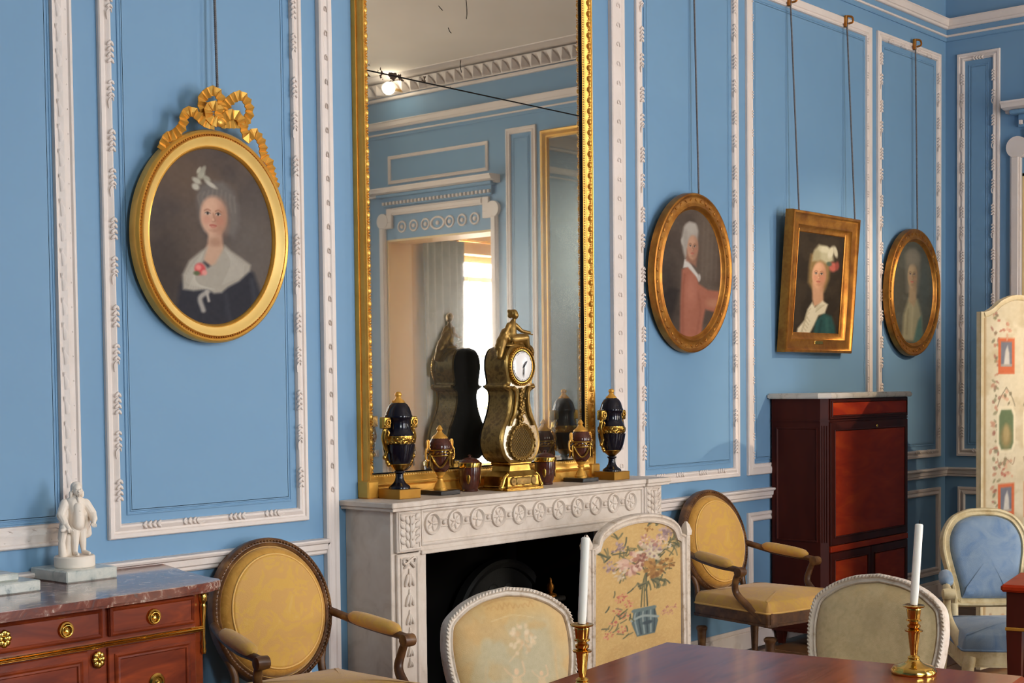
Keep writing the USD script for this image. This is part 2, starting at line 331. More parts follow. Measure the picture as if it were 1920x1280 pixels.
# ---- panel mouldings
PROF = [(0, 0), (0, .013), (.004, .018), (.017, .018), (.021, .012), (.027, .010), (.034, .015), (.042, .019), (.049, .016), (.054, .006), (.054, 0)]
WIDE = [(0, 0), (0, .016), (.005, .022), (.013, .022), (.018, .015), (.03, .017), (.044, .022), (.056, .017), (.064, .012), (.070, .016), (.076, .016), (.078, 0)]
BEAD = [(0, 0), (0, .014), (.005, .02), (.03, .022), (.042, .019), (.046, .012), (.052, .013), (.058, .018), (.064, .014), (.066, 0)]
def husk(L=.082):
    """ribbon ornament: slanting ridged leaves, along +h"""
    ms = []
    for q in range(4):
        for s in (-1, 1):
            m = trimesh.creation.icosphere(0, 1.0); m.vertices = m.vertices*(.0065, .0145, .0075)
            m.apply_transform(trimesh.transformations.rotation_matrix(s*.75, [0, 0, 1])); m.apply_translation((s*.005, (q-1.5)*L/4, .0195)); ms.append(m)
    return join(*ms)
def swirl(L=.088):
    """ribbon ornament: a slim hooked leaf followed by three short ones"""
    ms = [tube(smoothpath([(-.008, -.5*L, .016), (-.012, -.2*L, .021), (.002, -.05*L, .022), (.008, -.2*L, .02)], 3), [.003]*9+[.002], 5, up=(0, 0, 1))]
    for q in range(3):
        for s in (-1, 1):
            m = trimesh.creation.icosphere(0, 1.0); m.vertices = m.vertices*(.006, .012, .007)
            m.apply_transform(trimesh.transformations.rotation_matrix(s*.8, [0, 0, 1])); m.apply_translation((s*.0055, .06*L+q*.022, .019)); ms.append(m)
    return join(*ms)
HUSK, SWIRL = husk(), swirl()
EGG = join(hull([(.014, -.030, .015), (-.010, -.004, .017), (-.014, .014, .017), (-.004, .034, .017), (.012, .030, .017), (.004, .004, .025), (.002, .022, .024)]), hull([(.018, -.03, .016), (.018, -.012, .016), (.008, -.034, .016), (.014, -.024, .021)]), hull([(-.021, -.012, .012), (-.021, .012, .012), (-.029, 0, .012), (-.022, 0, .019)]))
def turned(m, a):
    m = m.copy(); m.apply_transform(trimesh.transformations.rotation_matrix(a, [0, 0, 1])); return m
def moulding(n, a0, a1, h0, h1, kind, side, label, top_orn=True):
    t = structure('trim_%d' % n, label)
    prof = dict(ribbon=PROF, wide=WIDE, bead=BEAD, plain=PROF)[kind]
    t.add('moulding', wallmap(rectframe(a0, a1, h0, h1, prof), side), WHITE, smooth=35)
    if kind == 'plain': return t
    if kind == 'bead':
        for a, sg in ((a0+.058, 1), (a1-.058, -1)):
            for h in np.arange(h0+.1, h1-.1, .11): t.add('bead_ornament', wallmap(moved(join(*[ball((0, q*.016, .018), .0055, 0) for q in range(3)]), (a, h, 0)), side), WHITE)
        return t
    u, orn = (.044, (HUSK, SWIRL)) if kind == 'ribbon' else (.047, (EGG, EGG))
    nv = int((h1-h0-.2)/(.15 if kind == 'ribbon' else .085)); nh = max(1, int((a1-a0-.16)/.17)) if kind == 'ribbon' else int((a1-a0-.2)/.085)
    for s in (0, 1):
        for q in range(nv):
            h = h0+.1+(q+.5)*(h1-h0-.2)/nv
            if kind == 'wide' and s == 0: continue
            t.add('leaf_ornament', wallmap(moved(turned(orn[q % 2], math.pi if s and kind == 'wide' else 0), ((a0+u) if s == 0 else (a1-u), h, 0)), side), WHITE, smooth=50)
    for s in (0, 1):
        if s and not top_orn: continue
        for q in range(nh):
            a = a0+.08+(q+.5)*(a1-a0-.16)/nh
            if kind == 'wide' and (a < 2.0 or s): continue
            t.add('leaf_ornament', wallmap(moved(turned(orn[q % 2], math.pi/2), (a, (h0+u) if s == 0 else (h1-u), 0)), side), WHITE, smooth=50)
    return t
n = 3
for k, lab in (('far_left', 'wide white moulding of the panel at the left edge of the wall'), ('portrait', 'white leaf moulding framing the panel behind the ribboned portrait'), ('man', 'white leaf moulding framing the panel behind the portrait of the man'), ('middle', 'white beaded moulding framing the panel behind the square portrait'), ('corner', 'white leaf moulding of the panel next to the room corner')):
    a0, a1, kind = BAYS[k]
    moulding(n, a0, a1, PZ0, PZ1, kind, 'back', lab, top_orn=(k in ('corner',))); n += 1
for (a0, a1), lab in zip(RP, ('narrow white leaf moulding on the end wall beside the corner', 'narrow white moulding on the end wall left of the gilt mirror', 'narrow white moulding between the gilt mirror and the open doorway', 'narrow white moulding beyond the open doorway')):
    moulding(n, a0, a1, PZ0, PZ1, 'ribbon' if a0 < 1 else 'plain', 'right', lab); n += 1
for a0, a1 in ((2.976, 3.918), (7.285, 8.83), (8.918, 9.884)):
    moulding(n, a0, a1, .17, .795, 'plain', 'back', 'white moulding of the low panel under the chair rail'); n += 1
for a0, a1 in ((.10, .40),):
    moulding(n, a0, a1, .17, .795, 'plain', 'right', 'white moulding of the low panel on the end wall'); n += 1
# ---- carved pilaster strips either side of the chimney mirror
def scroll(r=.017):
    a = np.linspace(-.6, 4.4, 12); rr = r*(1-.06*np.arange(12))
    return tube(np.c_[rr*np.cos(a), rr*np.sin(a), np.full(12, .028)], .0032, 4)
SCR = scroll()
for x0, x1, lab in ((4.006, 4.076, 'white carved strip on the wall left of the mantelpiece'), (5.982, 6.094, 'white scroll carved strip on the wall right of the chimney mirror')):
    t = structure('trim_%d' % n, lab); n += 1
    w = x1-x0
    pr = [(x0, 0), (x0, .022), (x0+.006, .027), (x0+.018, .027), (x0+.024, .022), (x1-.03, .022), (x1-.024, .027), (x1-.006, .027), (x1, .02), (x1, 0)]
    m = TM([(a, h, d) for h in (0, 3.97) for a, d in pr], [(j, (j+1) % 10, 10+(j+1) % 10) for j in range(10)]+[(j, 10+(j+1) % 10, 10+j) for j in range(10)]+[(0, j+1, j) for j in range(1, 9)]+[(10, 10+j, 11+j) for j in range(1, 9)])
    fixwind(m); t.add('strip', wallmap(m, 'back'), WHITE)
    c = (x0+x1)/2-.003
    for q in range(29):
        h = 1.13+q*.098
        sc = moved(SCR, (c, h, -.003), s=(1 if w > .1 else .5, 1, 1))
        t.add('scroll_ornament', wallmap(sc, 'back'), WHITE, smooth=60)
# a thin joint in the panelling left of the right-hand strip, and beside the left one
for a, k in ((5.93, 0), (3.985, 1)):
    pass
# ---- the two doorways of the end wall
def doorcase(num, d0, d1, leaf, label):
    t = structure('door_%d' % num, label); w = .078
    o0, o1 = d0-w, d1+w
    for a in (o0, d1): t.add('jamb_casing', wallmap(join(box(a, a+w, 0, 3.10, 0, .03, .005), box(a+.012, a+w-.012, 0, 3.10, .03, .042, .006)), 'right'), WHITE)
    t.add('head_casing', wallmap(join(box(d0+.10, d1-.10, 3.215, 3.285, 0, .032, .006), box(d0+.10, d1-.10, 3.23, 3.27, .032, .044, .006)), 'right'), WHITE)
    for s in (0, 1):
        a = o0 if s == 0 else d1-.10
        ear = join(box(a, a+w+.10, 3.09, 3.155, 0, .032, .006), box(a+(.10 if s == 0 else 0), a+w+(.10 if s == 0 else 0), 3.15, 3.285, 0, .032, .006))
        t.add('corner_block', wallmap(ear, 'right'), WHITE)
        cyl = trimesh.creation.cylinder(.075, .036, sections=24); t.add('rosette', wallmap(moved(cyl, (o0+.05 if s == 0 else o1-.05, 3.165, .018)), 'right'), WHITE)
    # frieze of carved rings
    c = (d0+d1)/2
    for q in range(7):
        r = .062 if q != 3 else .07
        ring = trimesh.creation.torus(r*.8, .010, major_sections=20, minor_sections=6)
        if q == 3: ring.vertices *= (1.5, 1, 1)
        t.add('ring_ornament', wallmap(join(moved(ring, (c+(q-3)*.158, 3.10, .004)), ball((c+(q-3)*.158, 3.10, .004), .022, 1, (1, 1, .6))), 'right'), WHITE)
    t.add('frieze', wallmap(box(d0-.02, d1+.02, 3.30, 3.40, 0, .03, .004), 'right'), BLUE)
    for q in range(29):
        a = d0-.02+(q+.5)*(d1-d0+.04)/29; t.add('dentil', wallmap(box(a-.012, a+.012, 3.315, 3.345, .03, .055, .003), 'right'), WHITE)
    cp = [(0, 3.40), (.05, 3.40), (.06, 3.415), (.10, 3.42), (.13, 3.428), (.14, 3.45), (.15, 3.458), (.15, 3.47), (0, 3.475)]
    m = TM([(a, h, d) for a in (d0-.10, d1+.30 if num == 2 else d1+.10) for d, h in cp], [(j, (j+1) % 9, 9+(j+1) % 9) for j in range(9)]+[(j, 9+(j+1) % 9, 9+j) for j in range(9)]+[(0, j+1, j) for j in range(1, 8)]+[(9, 9+j, 10+j) for j in range(1, 8)])
    fixwind(m); t.add('crown', wallmap(m, 'right'), WHITE)
    t.add('crown_soffit', wallmap(box(d0-.06, d1+.06, 3.385, 3.415, 0, .09, .006), 'right'), BLUE)
    t.add('overdoor_moulding', wallmap(rectframe(d0+.04, d1-.04, 3.52, 3.79, [(u*.6, d*.8) for u, d in PROF]), 'right'), WHITE)
    t.add('lining', wallmap(join(box(d0, d0+.02, 0, DZ, -.32, 0), box(d1-.02, d1, 0, DZ, -.32, 0), box(d0, d1, DZ-.02, DZ, -.32, 0)), 'right'), CREAM)
    if leaf:
        m_ = (d0+d1)/2
        for a, b in ((d0+.02, m_), (m_, d1-.02)):
            p = t.add('door_leaf', wallmap(box(a, b, .01, DZ-.02, -.12, -.07, .004), 'right'), BLUE)
            for h0, h1 in ((.15, .80), (.95, 2.2), (2.35, 2.85)): t.add('leaf_moulding', wallmap(moved(rectframe(a+.09, b-.09, h0, h1, [(u*.6, d*.7) for u, d in PROF]), (0, 0, -.07)), 'right'), WHITE, under=p)
CREAM = M('cream_lining_paint', lin(232, 205, 150), rough=.6, vary=lin(226, 196, 138), vscale=2)
doorcase(1, *D1, True, 'closed blue door with white carved casing near the room corner')
doorcase(2, *D2, False, 'open doorway with white carved casing seen in the chimney mirror')
# ---- the room beyond the open doorway, seen in the mirror
nx0, nx1 = XE+.32, 14.2
OCHRE = M('ochre_wall', lin(226, 186, 116), rough=.7, vary=lin(206, 160, 92), vscale=2.2, detail=5)
t = structure('wall_beyond', 'ochre walls of the next room beyond the open doorway')
t.add('wall_surface', join(box(nx0, 11.75, YF-.4, YF, 0, 3.6), box(12.65, nx1, YF-.4, YF, 0, 3.6), box(11.75, 12.65, YF-.4, YF, 0, .6), box(11.75, 12.65, YF-.4, YF, 3.02, 3.6)), OCHRE, smooth=False)
t.add('wall_surface', box(nx1, nx1+.1, YF-.4, 0, 0, 3.6), OCHRE, smooth=False)
t.add('wall_surface', box(nx0, nx1+.1, -.1, 0, 0, 3.6), OCHRE, smooth=False)
t.add('ceiling_surface', box(nx0, nx1, YF-.4, 0, 3.6, 3.7), CEIL, smooth=False)
t = structure('window_4', 'bright tall window of the next room seen in the mirror')
t.add('window_frame', join(box(11.75, 11.82, YF-.3, YF-.22, .6, 3.02, .006), box(12.58, 12.65, YF-.3, YF-.22, .6, 3.02, .006), box(11.75, 12.65, YF-.3, YF-.22, 2.95, 3.02, .006), box(11.75, 12.65, YF-.3, YF-.22, .6, .68, .006)), WHITE)
t.add('glazing_bar', box(11.82, 12.58, YF-.3, YF-.26, 2.74, 2.80, .006), WHITE)
t.add('mullion', box(12.19, 12.22, YF-.29, YF-.25, .68, 2.95, .006), WHITE)
for h in (1.3, 1.9): t.add('glazing_bar', box(11.82, 12.58, YF-.285, YF-.255, h-.012, h+.012, .004), WHITE)
CURT = M('grey_green_curtain', lin(142, 146, 126), rough=.85, vary=lin(122, 128, 110), vscale=4, sheen=.3)
def curtain(u, v):
    x = 11.12+.60*u; fold_ = .035*np.sin(u*2*np.pi*5.5+.4*np.sin(v*5))+.012*np.sin(u*31+v*3)
    return x, YF+.09+fold_, .03+3.1*v
t = Thing('curtain', 'grey-green curtain beside the window of the next room', 'curtain', (11.42, YF+.09, 0))
t.add('drape', curtain_m := grid(curtain, 120, 8), CURT, smooth=True, world=True)
t.add('curtain_rod', tube(np.array([(11.05, YF+.09, 3.15), (12.75, YF+.09, 3.15)]), .014, 8), BRASS, world=True)
# ---------------------------------------------------------------- chimneypiece
mt = Thing('mantelpiece', 'carved grey-white marble mantelpiece with a row of rosette medallions', 'mantelpiece', (5.077, 0, 0))
A = lambda n, m, mat=MARBLE, **k: mt.add(n, m, mat, world=True, **k)
sh = []
for x0, x1, e in ((4.2921, 5.8619, 0), (4.094, 4.292, .012), (5.862, 6.06, .012)):
    sh += [box(x0, x1, -.306-e, 0, 1.060, 1.083, .004), box(x0+(.008 if x0 < 4.2 else 0), x1-(.008 if x1 > 6 else 0), -.300-e, 0, 1.047, 1.0601, .002)]
A('shelf', join(*sh))
A('side_panel', box(4.128, 4.168, -.27, 0, 0, 1.048, .003)); A('side_panel', box(5.988, 6.028, -.27, 0, 0, 1.048, .003))
def facebox(x0, x1, z0, z1, y, t, c=.003): return box(x0, x1, y, y+t, z0, z1, c)
A('frieze', join(facebox(4.28, 5.876, .858, 1.048, -.278, .05), wallmap(moved(rectframe(4.292, 5.864, .893, 1.043, [(0, 0), (0, .008), (.006, .010), (.012, .006), (.014, 0)]), (0, 0, .278)), 'back'),
                 wallmap(moved(box(4.292, 5.864, .856, .874, 0, .008, .003), (0, 0, .278)), 'back')))
for k in range(11):
    x = 4.361+k*.1399
    ring = lathe([(.0, .0015), (.034, .0015), (.037, .008), (.041, .012), (.046, .010), (.049, -.002)], 28)
    ms = [ring]
    nl = (5, 6, 4, 6, 5, 7, 5, 6, 4, 5, 6)[k]
    for q in range(nl):
        a = q*2*math.pi/nl+k*.7
        lf = ball((.018, 0, .002), 1, 1, (.017, .0075, .007)); ms.append(moved(lf, (0, 0, 0), rz=math.degrees(a)))
    ms.append(ball((0, 0, .004), .007, 1))
    A('medallion', wallmap(moved(TM(np.c_[m_.vertices[:, 0], m_.vertices[:, 1], m_.vertices[:, 2]] if 0 else (m_ := join(*ms)).vertices, m_.faces), (x, .980, .278)), 'back'), smooth=40)
    if k < 10:
        A('link', wallmap(moved(join(box(-.022, .022, .012, .018, 0, .007, .002), box(-.022, .022, -.018, -.012, 0, .007, .002), ball((0, 0, .003), .010, 1)), (x+.07, .980, .278)), 'back'), smooth=40)
rng = np.random.default_rng(5)
def acanthus(w, h, seed):
    r = np.random.default_rng(seed); ms = [box(-w/2, w/2, -h/2, h/2, 0, .002)]
    for row in range(4):
        for s in (-1, 1):
            for q in range(2):
                lf = trimesh.creation.icosphere(1, 1.0); lf.vertices *= (.010+.003*r.random(), .019, .007)
                lf.apply_transform(trimesh.transformations.rotation_matrix(-s*(.4+.5*q), [0, 0, 1])); lf.apply_translation((s*(.016+.028*q), -h*.36+row*h*.24+.012*q, .004)); ms.append(lf)
        lf = trimesh.creation.icosphere(1, 1.0); lf.vertices *= (.006, .02, .009); lf.apply_translation((0, -h*.34+row*h*.23, .005)); ms.append(lf)
    return join(*ms)
for s, (x0, x1) in enumerate(((4.143, 4.287), (5.867, 6.011))):
    c = (x0+x1)/2
    A('corner_block', facebox(x0, x1, .874, 1.047, -.292, .06, .004))
    A('leaf_carving', wallmap(moved(acanthus(.10, .135, 3+s), (c, .958, .292)), 'back'), smooth=40)
    A('corner_block_border', wallmap(moved(rectframe(x0+.008, x1-.008, .882, 1.04, [(0, 0), (0, .003), (.004, .005), (.009, .003), (.010, 0)]), (0, 0, .292)), 'back'))
    A('jamb', join(facebox(x0+.006, x1-.003, .06, .868, -.284, .06, .004), facebox(x0, x1, 0, .07, -.292, .07, .004)))
    A('jamb_border', wallmap(moved(rectframe(x0+.024, x1-.022, .10, .852, [(0, 0), (0, .005), (.004, .007), (.008, .003), (.009, 0)]), (0, 0, .284)), 'back'))
    ix = (4.285, 4.331) if s == 0 else (5.823, 5.869)
    A('inner_jamb', facebox(ix[0], ix[1], 0, .862, -.272, .271, .003))
    # bow and bellflower drop
    bow = []
    for sg in (-1, 1):
        bow.append(tube(smoothpath([(0, 0, .004), (sg*.022, .012, .009), (sg*.036, .004, .006), (sg*.028, -.012, .008), (0, 0, .004)], 4), .005, 5))
        bow.append(tube(smoothpath([(0, 0, .004), (sg*.018, -.018, .008), (sg*.030, -.03, .004)], 4), [.005]*8+[.003], 5))
    A('bow', wallmap(moved(join(*bow), (c, .838, .284)), 'back'), smooth=50)
    for z1, z0, w in ((.812, .737, .030), (.728, .655, .026), (.640, .578, .022), (.568, .508, .019), (.500, .446, .017), (.440, .400, .014)):
        L = z1-z0; bell = [ball((0, L*.45, .003), 1, 1, (.006, L*.5, .006))]
        for q in (-1, 0, 1):
            lf = trimesh.creation.icosphere(1, 1.0); lf.vertices *= (w*.30, L*.38, .009)
            lf.apply_transform(trimesh.transformations.rotation_matrix(q*.33, [0, 0, 1])); lf.apply_translation((q*w*.55, L*.28, .004)); bell.append(lf)
        A('bellflower', wallmap(moved(join(*bell), (c, z0, .284)), 'back'), smooth=50)
wb.add('hearth_lining', join(box(4.331, 4.36, .0, .55, 0, 1.0), box(5.80, 5.823, .0, .55, 0, 1.0), box(4.331, 5.823, .5, .56, 0, 1.03), box(4.331, 5.823, -.0, .56, 1.0, 1.03)), BLACKM, smooth=False)
A('hearth_soffit', box(4.331, 5.823, -.22, 0, .99, 1.02), BLACKM)
hs = Thing('hearth_slab', 'dark stone hearth slab in the fireplace', 'hearth', (5.077, 0, 0))
hs.add('slab', box(4.365, 5.79, -.26, .49, .001, .012), BLACKM, world=True)
fb = Thing('fireback', 'dark arched cast iron fireback inside the fireplace', 'fireback', (5.555, .42, 0.012))
arc = [(.37*math.cos(a), .285+.37*math.sin(a)) for a in np.linspace(.02, math.pi-.02, 30)]
fb.add('plate', wallmap(extrude([(.37, 0)]+arc+[(-.37, 0)], .03), 'back'), IRON)
fb.add('rim', wallmap(moved(shapering([(.37, 0)]+arc+[(-.37, 0)], [(0, 0), (0, .02), (.015, .03), (.04, .02), (.045, 0)], closed=False), (0, 0, .03)), 'back'), IRON)
fb.add('relief', wallmap(join(*[ball((.2*math.cos(a), .3+.2*math.sin(a), .03), .045, 1, (1, 1, .3)) for a in np.linspace(0, 2*math.pi, 11)[:-1]], ball((0, .3, .03), .12, 2, (1, 1.3, .2))), 'back'), IRON)
AND = []
for k, (x, lab) in enumerate(((5.598, 'small gilt andiron at the right of the dark fireplace'), (4.44, 'small gilt andiron at the left of the dark fireplace'))):
    if k == 0:
        a = Thing('andiron', lab, 'andiron', (x, .10, .012)); AND.append(a)
        a.add('base', join(box(-.05, .05, -.04, .04, 0, .46, .01), box(-.065, .065, -.05, .05, .46, .486, .006)), IRON)
        a.add('finial', lathe([(.032, .486), (.03, .496), (.010, .505), (.018, .525), (.018, .54), (.008, .555), (.008, .56), (.005, .575), (0, .58)], 16), GOLDD, smooth=60)
        a.add('bar', box(-.012, .012, .04, .22, .06, .08), IRON)
    else: copy_thing(AND[0], 'andiron', lab, 'andiron', (x, .10, .012))

# ---------------------------------------------------------------- the chimney mirror
def mirror_mat(name, tint, seam=None, rough=.015, haze=.05):
    nodes = {'g0': ('glossy_bsdf', dict(color=tint, roughness=rough)), 'gh': ('glossy_bsdf', dict(color=tint, roughness=.22)), 'g': ('mix_closure', dict(fac=.10)), 'd': ('diffuse_bsdf', dict(color=lin(120, 118, 110))), 't': ('texture_coordinate', {}),
             'n': ('noise_texture', dict(scale=2.0, detail=4)), 'nr': ('map_range', dict(from_min=.35, from_max=.75, to_min=.4*haze, to_max=1.6*haze, clamp=True)), 'm': ('mix_closure', {}),
             'k': ('diffuse_bsdf', dict(color=lin(70, 58, 48))), 'n2': ('noise_texture', dict(scale=26.0, detail=5)), 'x': ('separate_xyz', {}), 's1': ('math', dict(math_type='subtract', value2=seam or 0)), 's2': ('math', dict(math_type='absolute')),
             's3': ('map_range', dict(from_min=0.0, from_max=.11, to_min=.30, to_max=-.35)), 'x3': ('map_range', dict(from_min=-.72, from_max=.15, to_min=.04, to_max=-.26)), 's4': ('math', dict(math_type='add')), 's5': ('math', dict(math_type='add')), 's6': ('math', dict(math_type='greater_than', value2=.80)), 'm2': ('mix_closure', {})}
    links = [('g0.BSDF', 'g.closure1'), ('gh.BSDF', 'g.closure2'), ('t.object', 'n.vector'), ('n.fac', 'nr.value'), ('nr.result', 'm.fac'), ('g.closure', 'm.closure1'), ('d.BSDF', 'm.closure2'), ('t.object', 'n2.vector'), ('t.object', 'x.vector'), ('x.z', 's1.value1'), ('s1.value', 's2.value1'), ('s2.value', 's3.value'), ('x.x', 'x3.value'), ('s3.result', 's4.value1'), ('x3.result', 's4.value2'), ('s4.value', 's5.value1'), ('n2.fac', 's5.value2'), ('s5.value', 's6.value1'), ('s6.value', 'm2.fac'), ('m.closure', 'm2.closure1'), ('k.BSDF', 'm2.closure2')]
    return usdkit.material(stage, '/World/Looks/'+name, nodes, links, surface='m2.closure' if seam else 'm.closure')
MX0, MX1, MZ0, MZ1, SEAM = 4.202, 5.795, 1.083, 3.72, 2.884
wm = Thing('chimney_mirror', 'tall gilt framed mirror of two plates standing on the marble mantelpiece', 'mirror', (5.007, 0, MZ0))
GLASS = mirror_mat('old_mirror_glass', (.64, .63, .58), seam=SEAM-MZ0)
FP = [(0, 0), (0, .018), (.002, .023), (.006, .023), (.008, .020), (.010, .030), (.012, .044), (.016, .054), (.020, .057), (.024, .055), (.026, .051), (.030, .049), (.046, .036), (.050, .032), (.056, .030), (.062, .024), (.066, .016), (.066, 0)]
fm = rectframe(MX0, MX1, MZ0+.035, MZ1, FP)
wm.add('frame', wallmap(fm, 'back'), GOLD, world=True, smooth=35)
wm.add('bottom_rail', join(box(MX0+.02, MX1-.02, -.046, 0, MZ0, MZ0+.05, .006), box(MX0+.012, MX1-.012, -.055, 0, MZ0, MZ0+.012, .004)), GOLD, world=True)
for x in (MX0-.004, MX1-.060): wm.add('foot_block', box(x, x+.064, -.068, 0, MZ0, MZ0+.075, .006), GOLD, world=True)
wm.add('mirror_plate', box(MX0+.05, MX1-.05, -.014, -.006, MZ0+.04, SEAM-.0015), GLASS, world=True, smooth=False)
wm.add('mirror_plate', box(MX0+.05, MX1-.05, -.014, -.006, SEAM+.0015, MZ1-.05), GLASS, world=True, smooth=False)
wm.add('seam', box(MX0+.05, MX1-.05, -.015, -.006, SEAM-.0028, SEAM+.0028), BLACKM, world=True, smooth=False)
wm.add('rebate', wallmap(rectframe(MX0+.060, MX1-.060, MZ0+.095, MZ1-.06, [(0, 0), (0, .0235), (.0075, .0225), (.0075, 0)]), 'back'), BLACKM, world=True)
wm.add('backboard', box(MX0+.03, MX1-.03, -.006, 0, MZ0+.03, MZ1-.03), BLACKM, world=True)
beads = []
for z in np.arange(MZ0+.11, MZ1-.07, .0115):
    for a in (MX0+.056, MX1-.056): beads.append((a, z))
for a in np.arange(MX0+.07, MX1-.06, .0145): beads.append((a, MZ0+.035+.056))
bm = trimesh.creation.icosphere(0, .0052)
wm.add('bead_row', wallmap(join(*[moved(bm, (a, z, .030)) for a, z in beads]), 'back'), GOLDF, world=True, smooth=True, kind='stuff')
egg = join(ball((0, 0, 0), 1, 2, (.0125, .0165, .010)))
arch = tube(np.array([(.0155*math.cos(a)-.001, .0225*math.sin(a), .002) for a in np.linspace(-2.2, 2.2, 9)]), .0028, 4)
dart = hull([(.012, .024, 0), (.012, .029, 0), (-.012, .0265, 0), (.008, .0265, .008), (-.006, .0265, .006)])
unit = join(egg, arch, dart); unit.apply_transform(trimesh.transformations.rotation_matrix(math.radians(35), [0, 1, 0]))
for z in np.arange(MZ0+.13, MZ1-.08, .053):
    for s in (0, 1):
        u = unit.copy()
        if s == 0: u.apply_transform(trimesh.transformations.rotation_matrix(math.pi, [0, 0, 1]))
        wm.add('egg_ornament', wallmap(moved(u, ((MX0+.033) if s == 0 else (MX1-.033), z, .0475)), 'back'), GOLD, world=True, smooth=50)
for pts in (((4.90, 3.30), (4.905, 3.24), (4.90, 3.21)), ((4.72, 3.235), (4.73, 3.228), (4.745, 3.22)), ((4.78, 3.15), (4.79, 3.135), (4.80, 3.13)), ((4.86, 3.02), (4.855, 2.99), (4.865, 2.965))):
    wm.add('flaw', wallmap(tube(smoothpath([(a, z, .0146) for a, z in pts], 4), .0016, 4), 'back'), BLACKM, world=True)
# the gilt mirror of the end wall, seen in the chimney mirror
em = Thing('end_wall_mirror', 'gilt framed mirror on the end wall reflected in the chimney mirror', 'mirror', (XE, -3.19, 1.05))
em.add('frame', wallmap(rectframe(2.60, 3.77, 1.05, 3.80, [(0, 0), (0, .04), (.01, .055), (.03, .05), (.05, .03), (.065, .03), (.075, .012), (.075, 0)]), 'right'), GOLD, world=True)
em.add('mirror_plate', wallmap(box(2.66, 3.71, 1.11, 3.74, .004, .010), 'right'), mirror_mat('old_mirror_glass_dim', (.55, .58, .54), rough=.02, haze=.1), world=True, smooth=False)
# console under it so that the mirror stands on something
LAMP = 21000.0
lp = Thing('ceiling_spotlight', 'bright small spotlight near the ceiling reflected at the top of the chimney mirror', 'lamp', (XE-.16, -5.478, 4.383))
lp.add('bracket', join(box(-.012, .16, -.012, .012, -.012, .012, .003), tube(np.array([(0, 0, -.0), (-.03, 0, 0.0)]), .03, 12)), BRASS)
BULB = usdkit.material(stage, '/World/Looks/lamp_bulb', {'e': ('emission', dict(color=(1, .93, .78), strength=26.0))}, [], surface='e.emission')
sp_ = UsdLux.SphereLight.Define(stage, lp.path+'/spot_light'); sp_.CreateRadiusAttr(.03); sp_.CreateIntensityAttr(LAMP); sp_.CreateColorAttr((1, .78, .55)); sp_.AddTranslateOp().Set((-.135, .045, -.045))
aim = np.array([8.25, 0, 1.35])-np.array([XE-.30, -5.43, 4.34]); aim /= np.linalg.norm(aim); sd = np.cross(aim, [0, 0, 1]); sd /= np.linalg.norm(sd); up_ = np.cross(sd, aim)
sp_.ClearXformOpOrder(); sp_.AddTransformOp().Set(Gf.Matrix4d(*sd, 0, *up_, 0, *(-aim), 0, -.135, .045, -.045, 1))
sh_ = UsdLux.ShapingAPI.Apply(sp_.GetPrim()); sh_.CreateShapingConeAngleAttr(14.0); sh_.CreateShapingConeSoftnessAttr(.6)
lp.add('bulb', ball((-.06, 0, -.0), .058, 2), BULB, smooth=True)
# ---------------------------------------------------------------- painting on a canvas (flat print): colours at the vertices of a fine grid
class Paint:
    """soft shapes laid over each other at the points P (n, 2), in any flat units"""
    def __init__(s, P, bg): s.P = P; s.c = np.tile(np.array(bg, float), (len(P), 1))
    def lay(s, a, col): s.c = s.c*(1-a[:, None])+a[:, None]*np.array(col, float)
    def ell(s, c, r, col, soft=.25, op=1, rot=0):
        d = s.P-np.array(c, float); k, n = math.cos(rot), math.sin(rot)
        q = np.hypot((d[:, 0]*k+d[:, 1]*n)/r[0], (-d[:, 0]*n+d[:, 1]*k)/r[1]); s.lay(op*np.clip((1+soft/2-q)/soft, 0, 1), col)
    def sdf(s, pts):
        p = np.array(pts, float); b = np.roll(p, -1, 0); d = np.full(len(s.P), 1e9); w = np.zeros(len(s.P), bool)
        for u, v in zip(p, b):
            e = v-u; r = s.P-u; t = np.clip((r@e)/(e@e+1e-12), 0, 1); d = np.minimum(d, np.hypot(*(r-t[:, None]*e).T))
            c = (u[1] <= s.P[:, 1]) != (v[1] <= s.P[:, 1]); w ^= c & (s.P[:, 0] < u[0]+(s.P[:, 1]-u[1])*(v[0]-u[0])/((v[1]-u[1]) or 1e-9))
        return np.where(w, -d, d)
    def poly(s, pts, col, soft=2, op=1): s.lay(op*np.clip(.5-s.sdf(pts)/soft, 0, 1), col)
    def stroke(s, pts, w, col, soft=1, op=1, smooth=True):
        p = smoothpath(pts, 5) if smooth and len(pts) > 2 else np.array(pts, float); d = np.full(len(s.P), 1e9)
        for u, v in zip(p[:-1], p[1:]):
            e = v-u; r = s.P-u; t = np.clip((r@e)/(e@e+1e-12), 0, 1); d = np.minimum(d, np.hypot(*(r-t[:, None]*e).T))
        s.lay(op*np.clip(.5-(d-w/2)/soft, 0, 1), col)
    def grain(s, scale, amp, seed=0): s.c = s.c+amp*255*(meshkit.fbm(np.c_[s.P/scale, np.zeros(len(s.P))], 3, seed)-.5)[:, None]
    def mottle(s, scale, col, lo=.5, hi=.7, op=1, seed=0):
        s.lay(op*np.clip((meshkit.fbm(np.c_[s.P/scale, np.zeros(len(s.P))], 4, seed)-lo)/(hi-lo), 0, 1), col)
    def linear(s):
        c = np.clip(s.c, 0, 255)/255; return .88*np.where(c < .04045, c/12.92, ((c+.055)/1.055)**2.4)
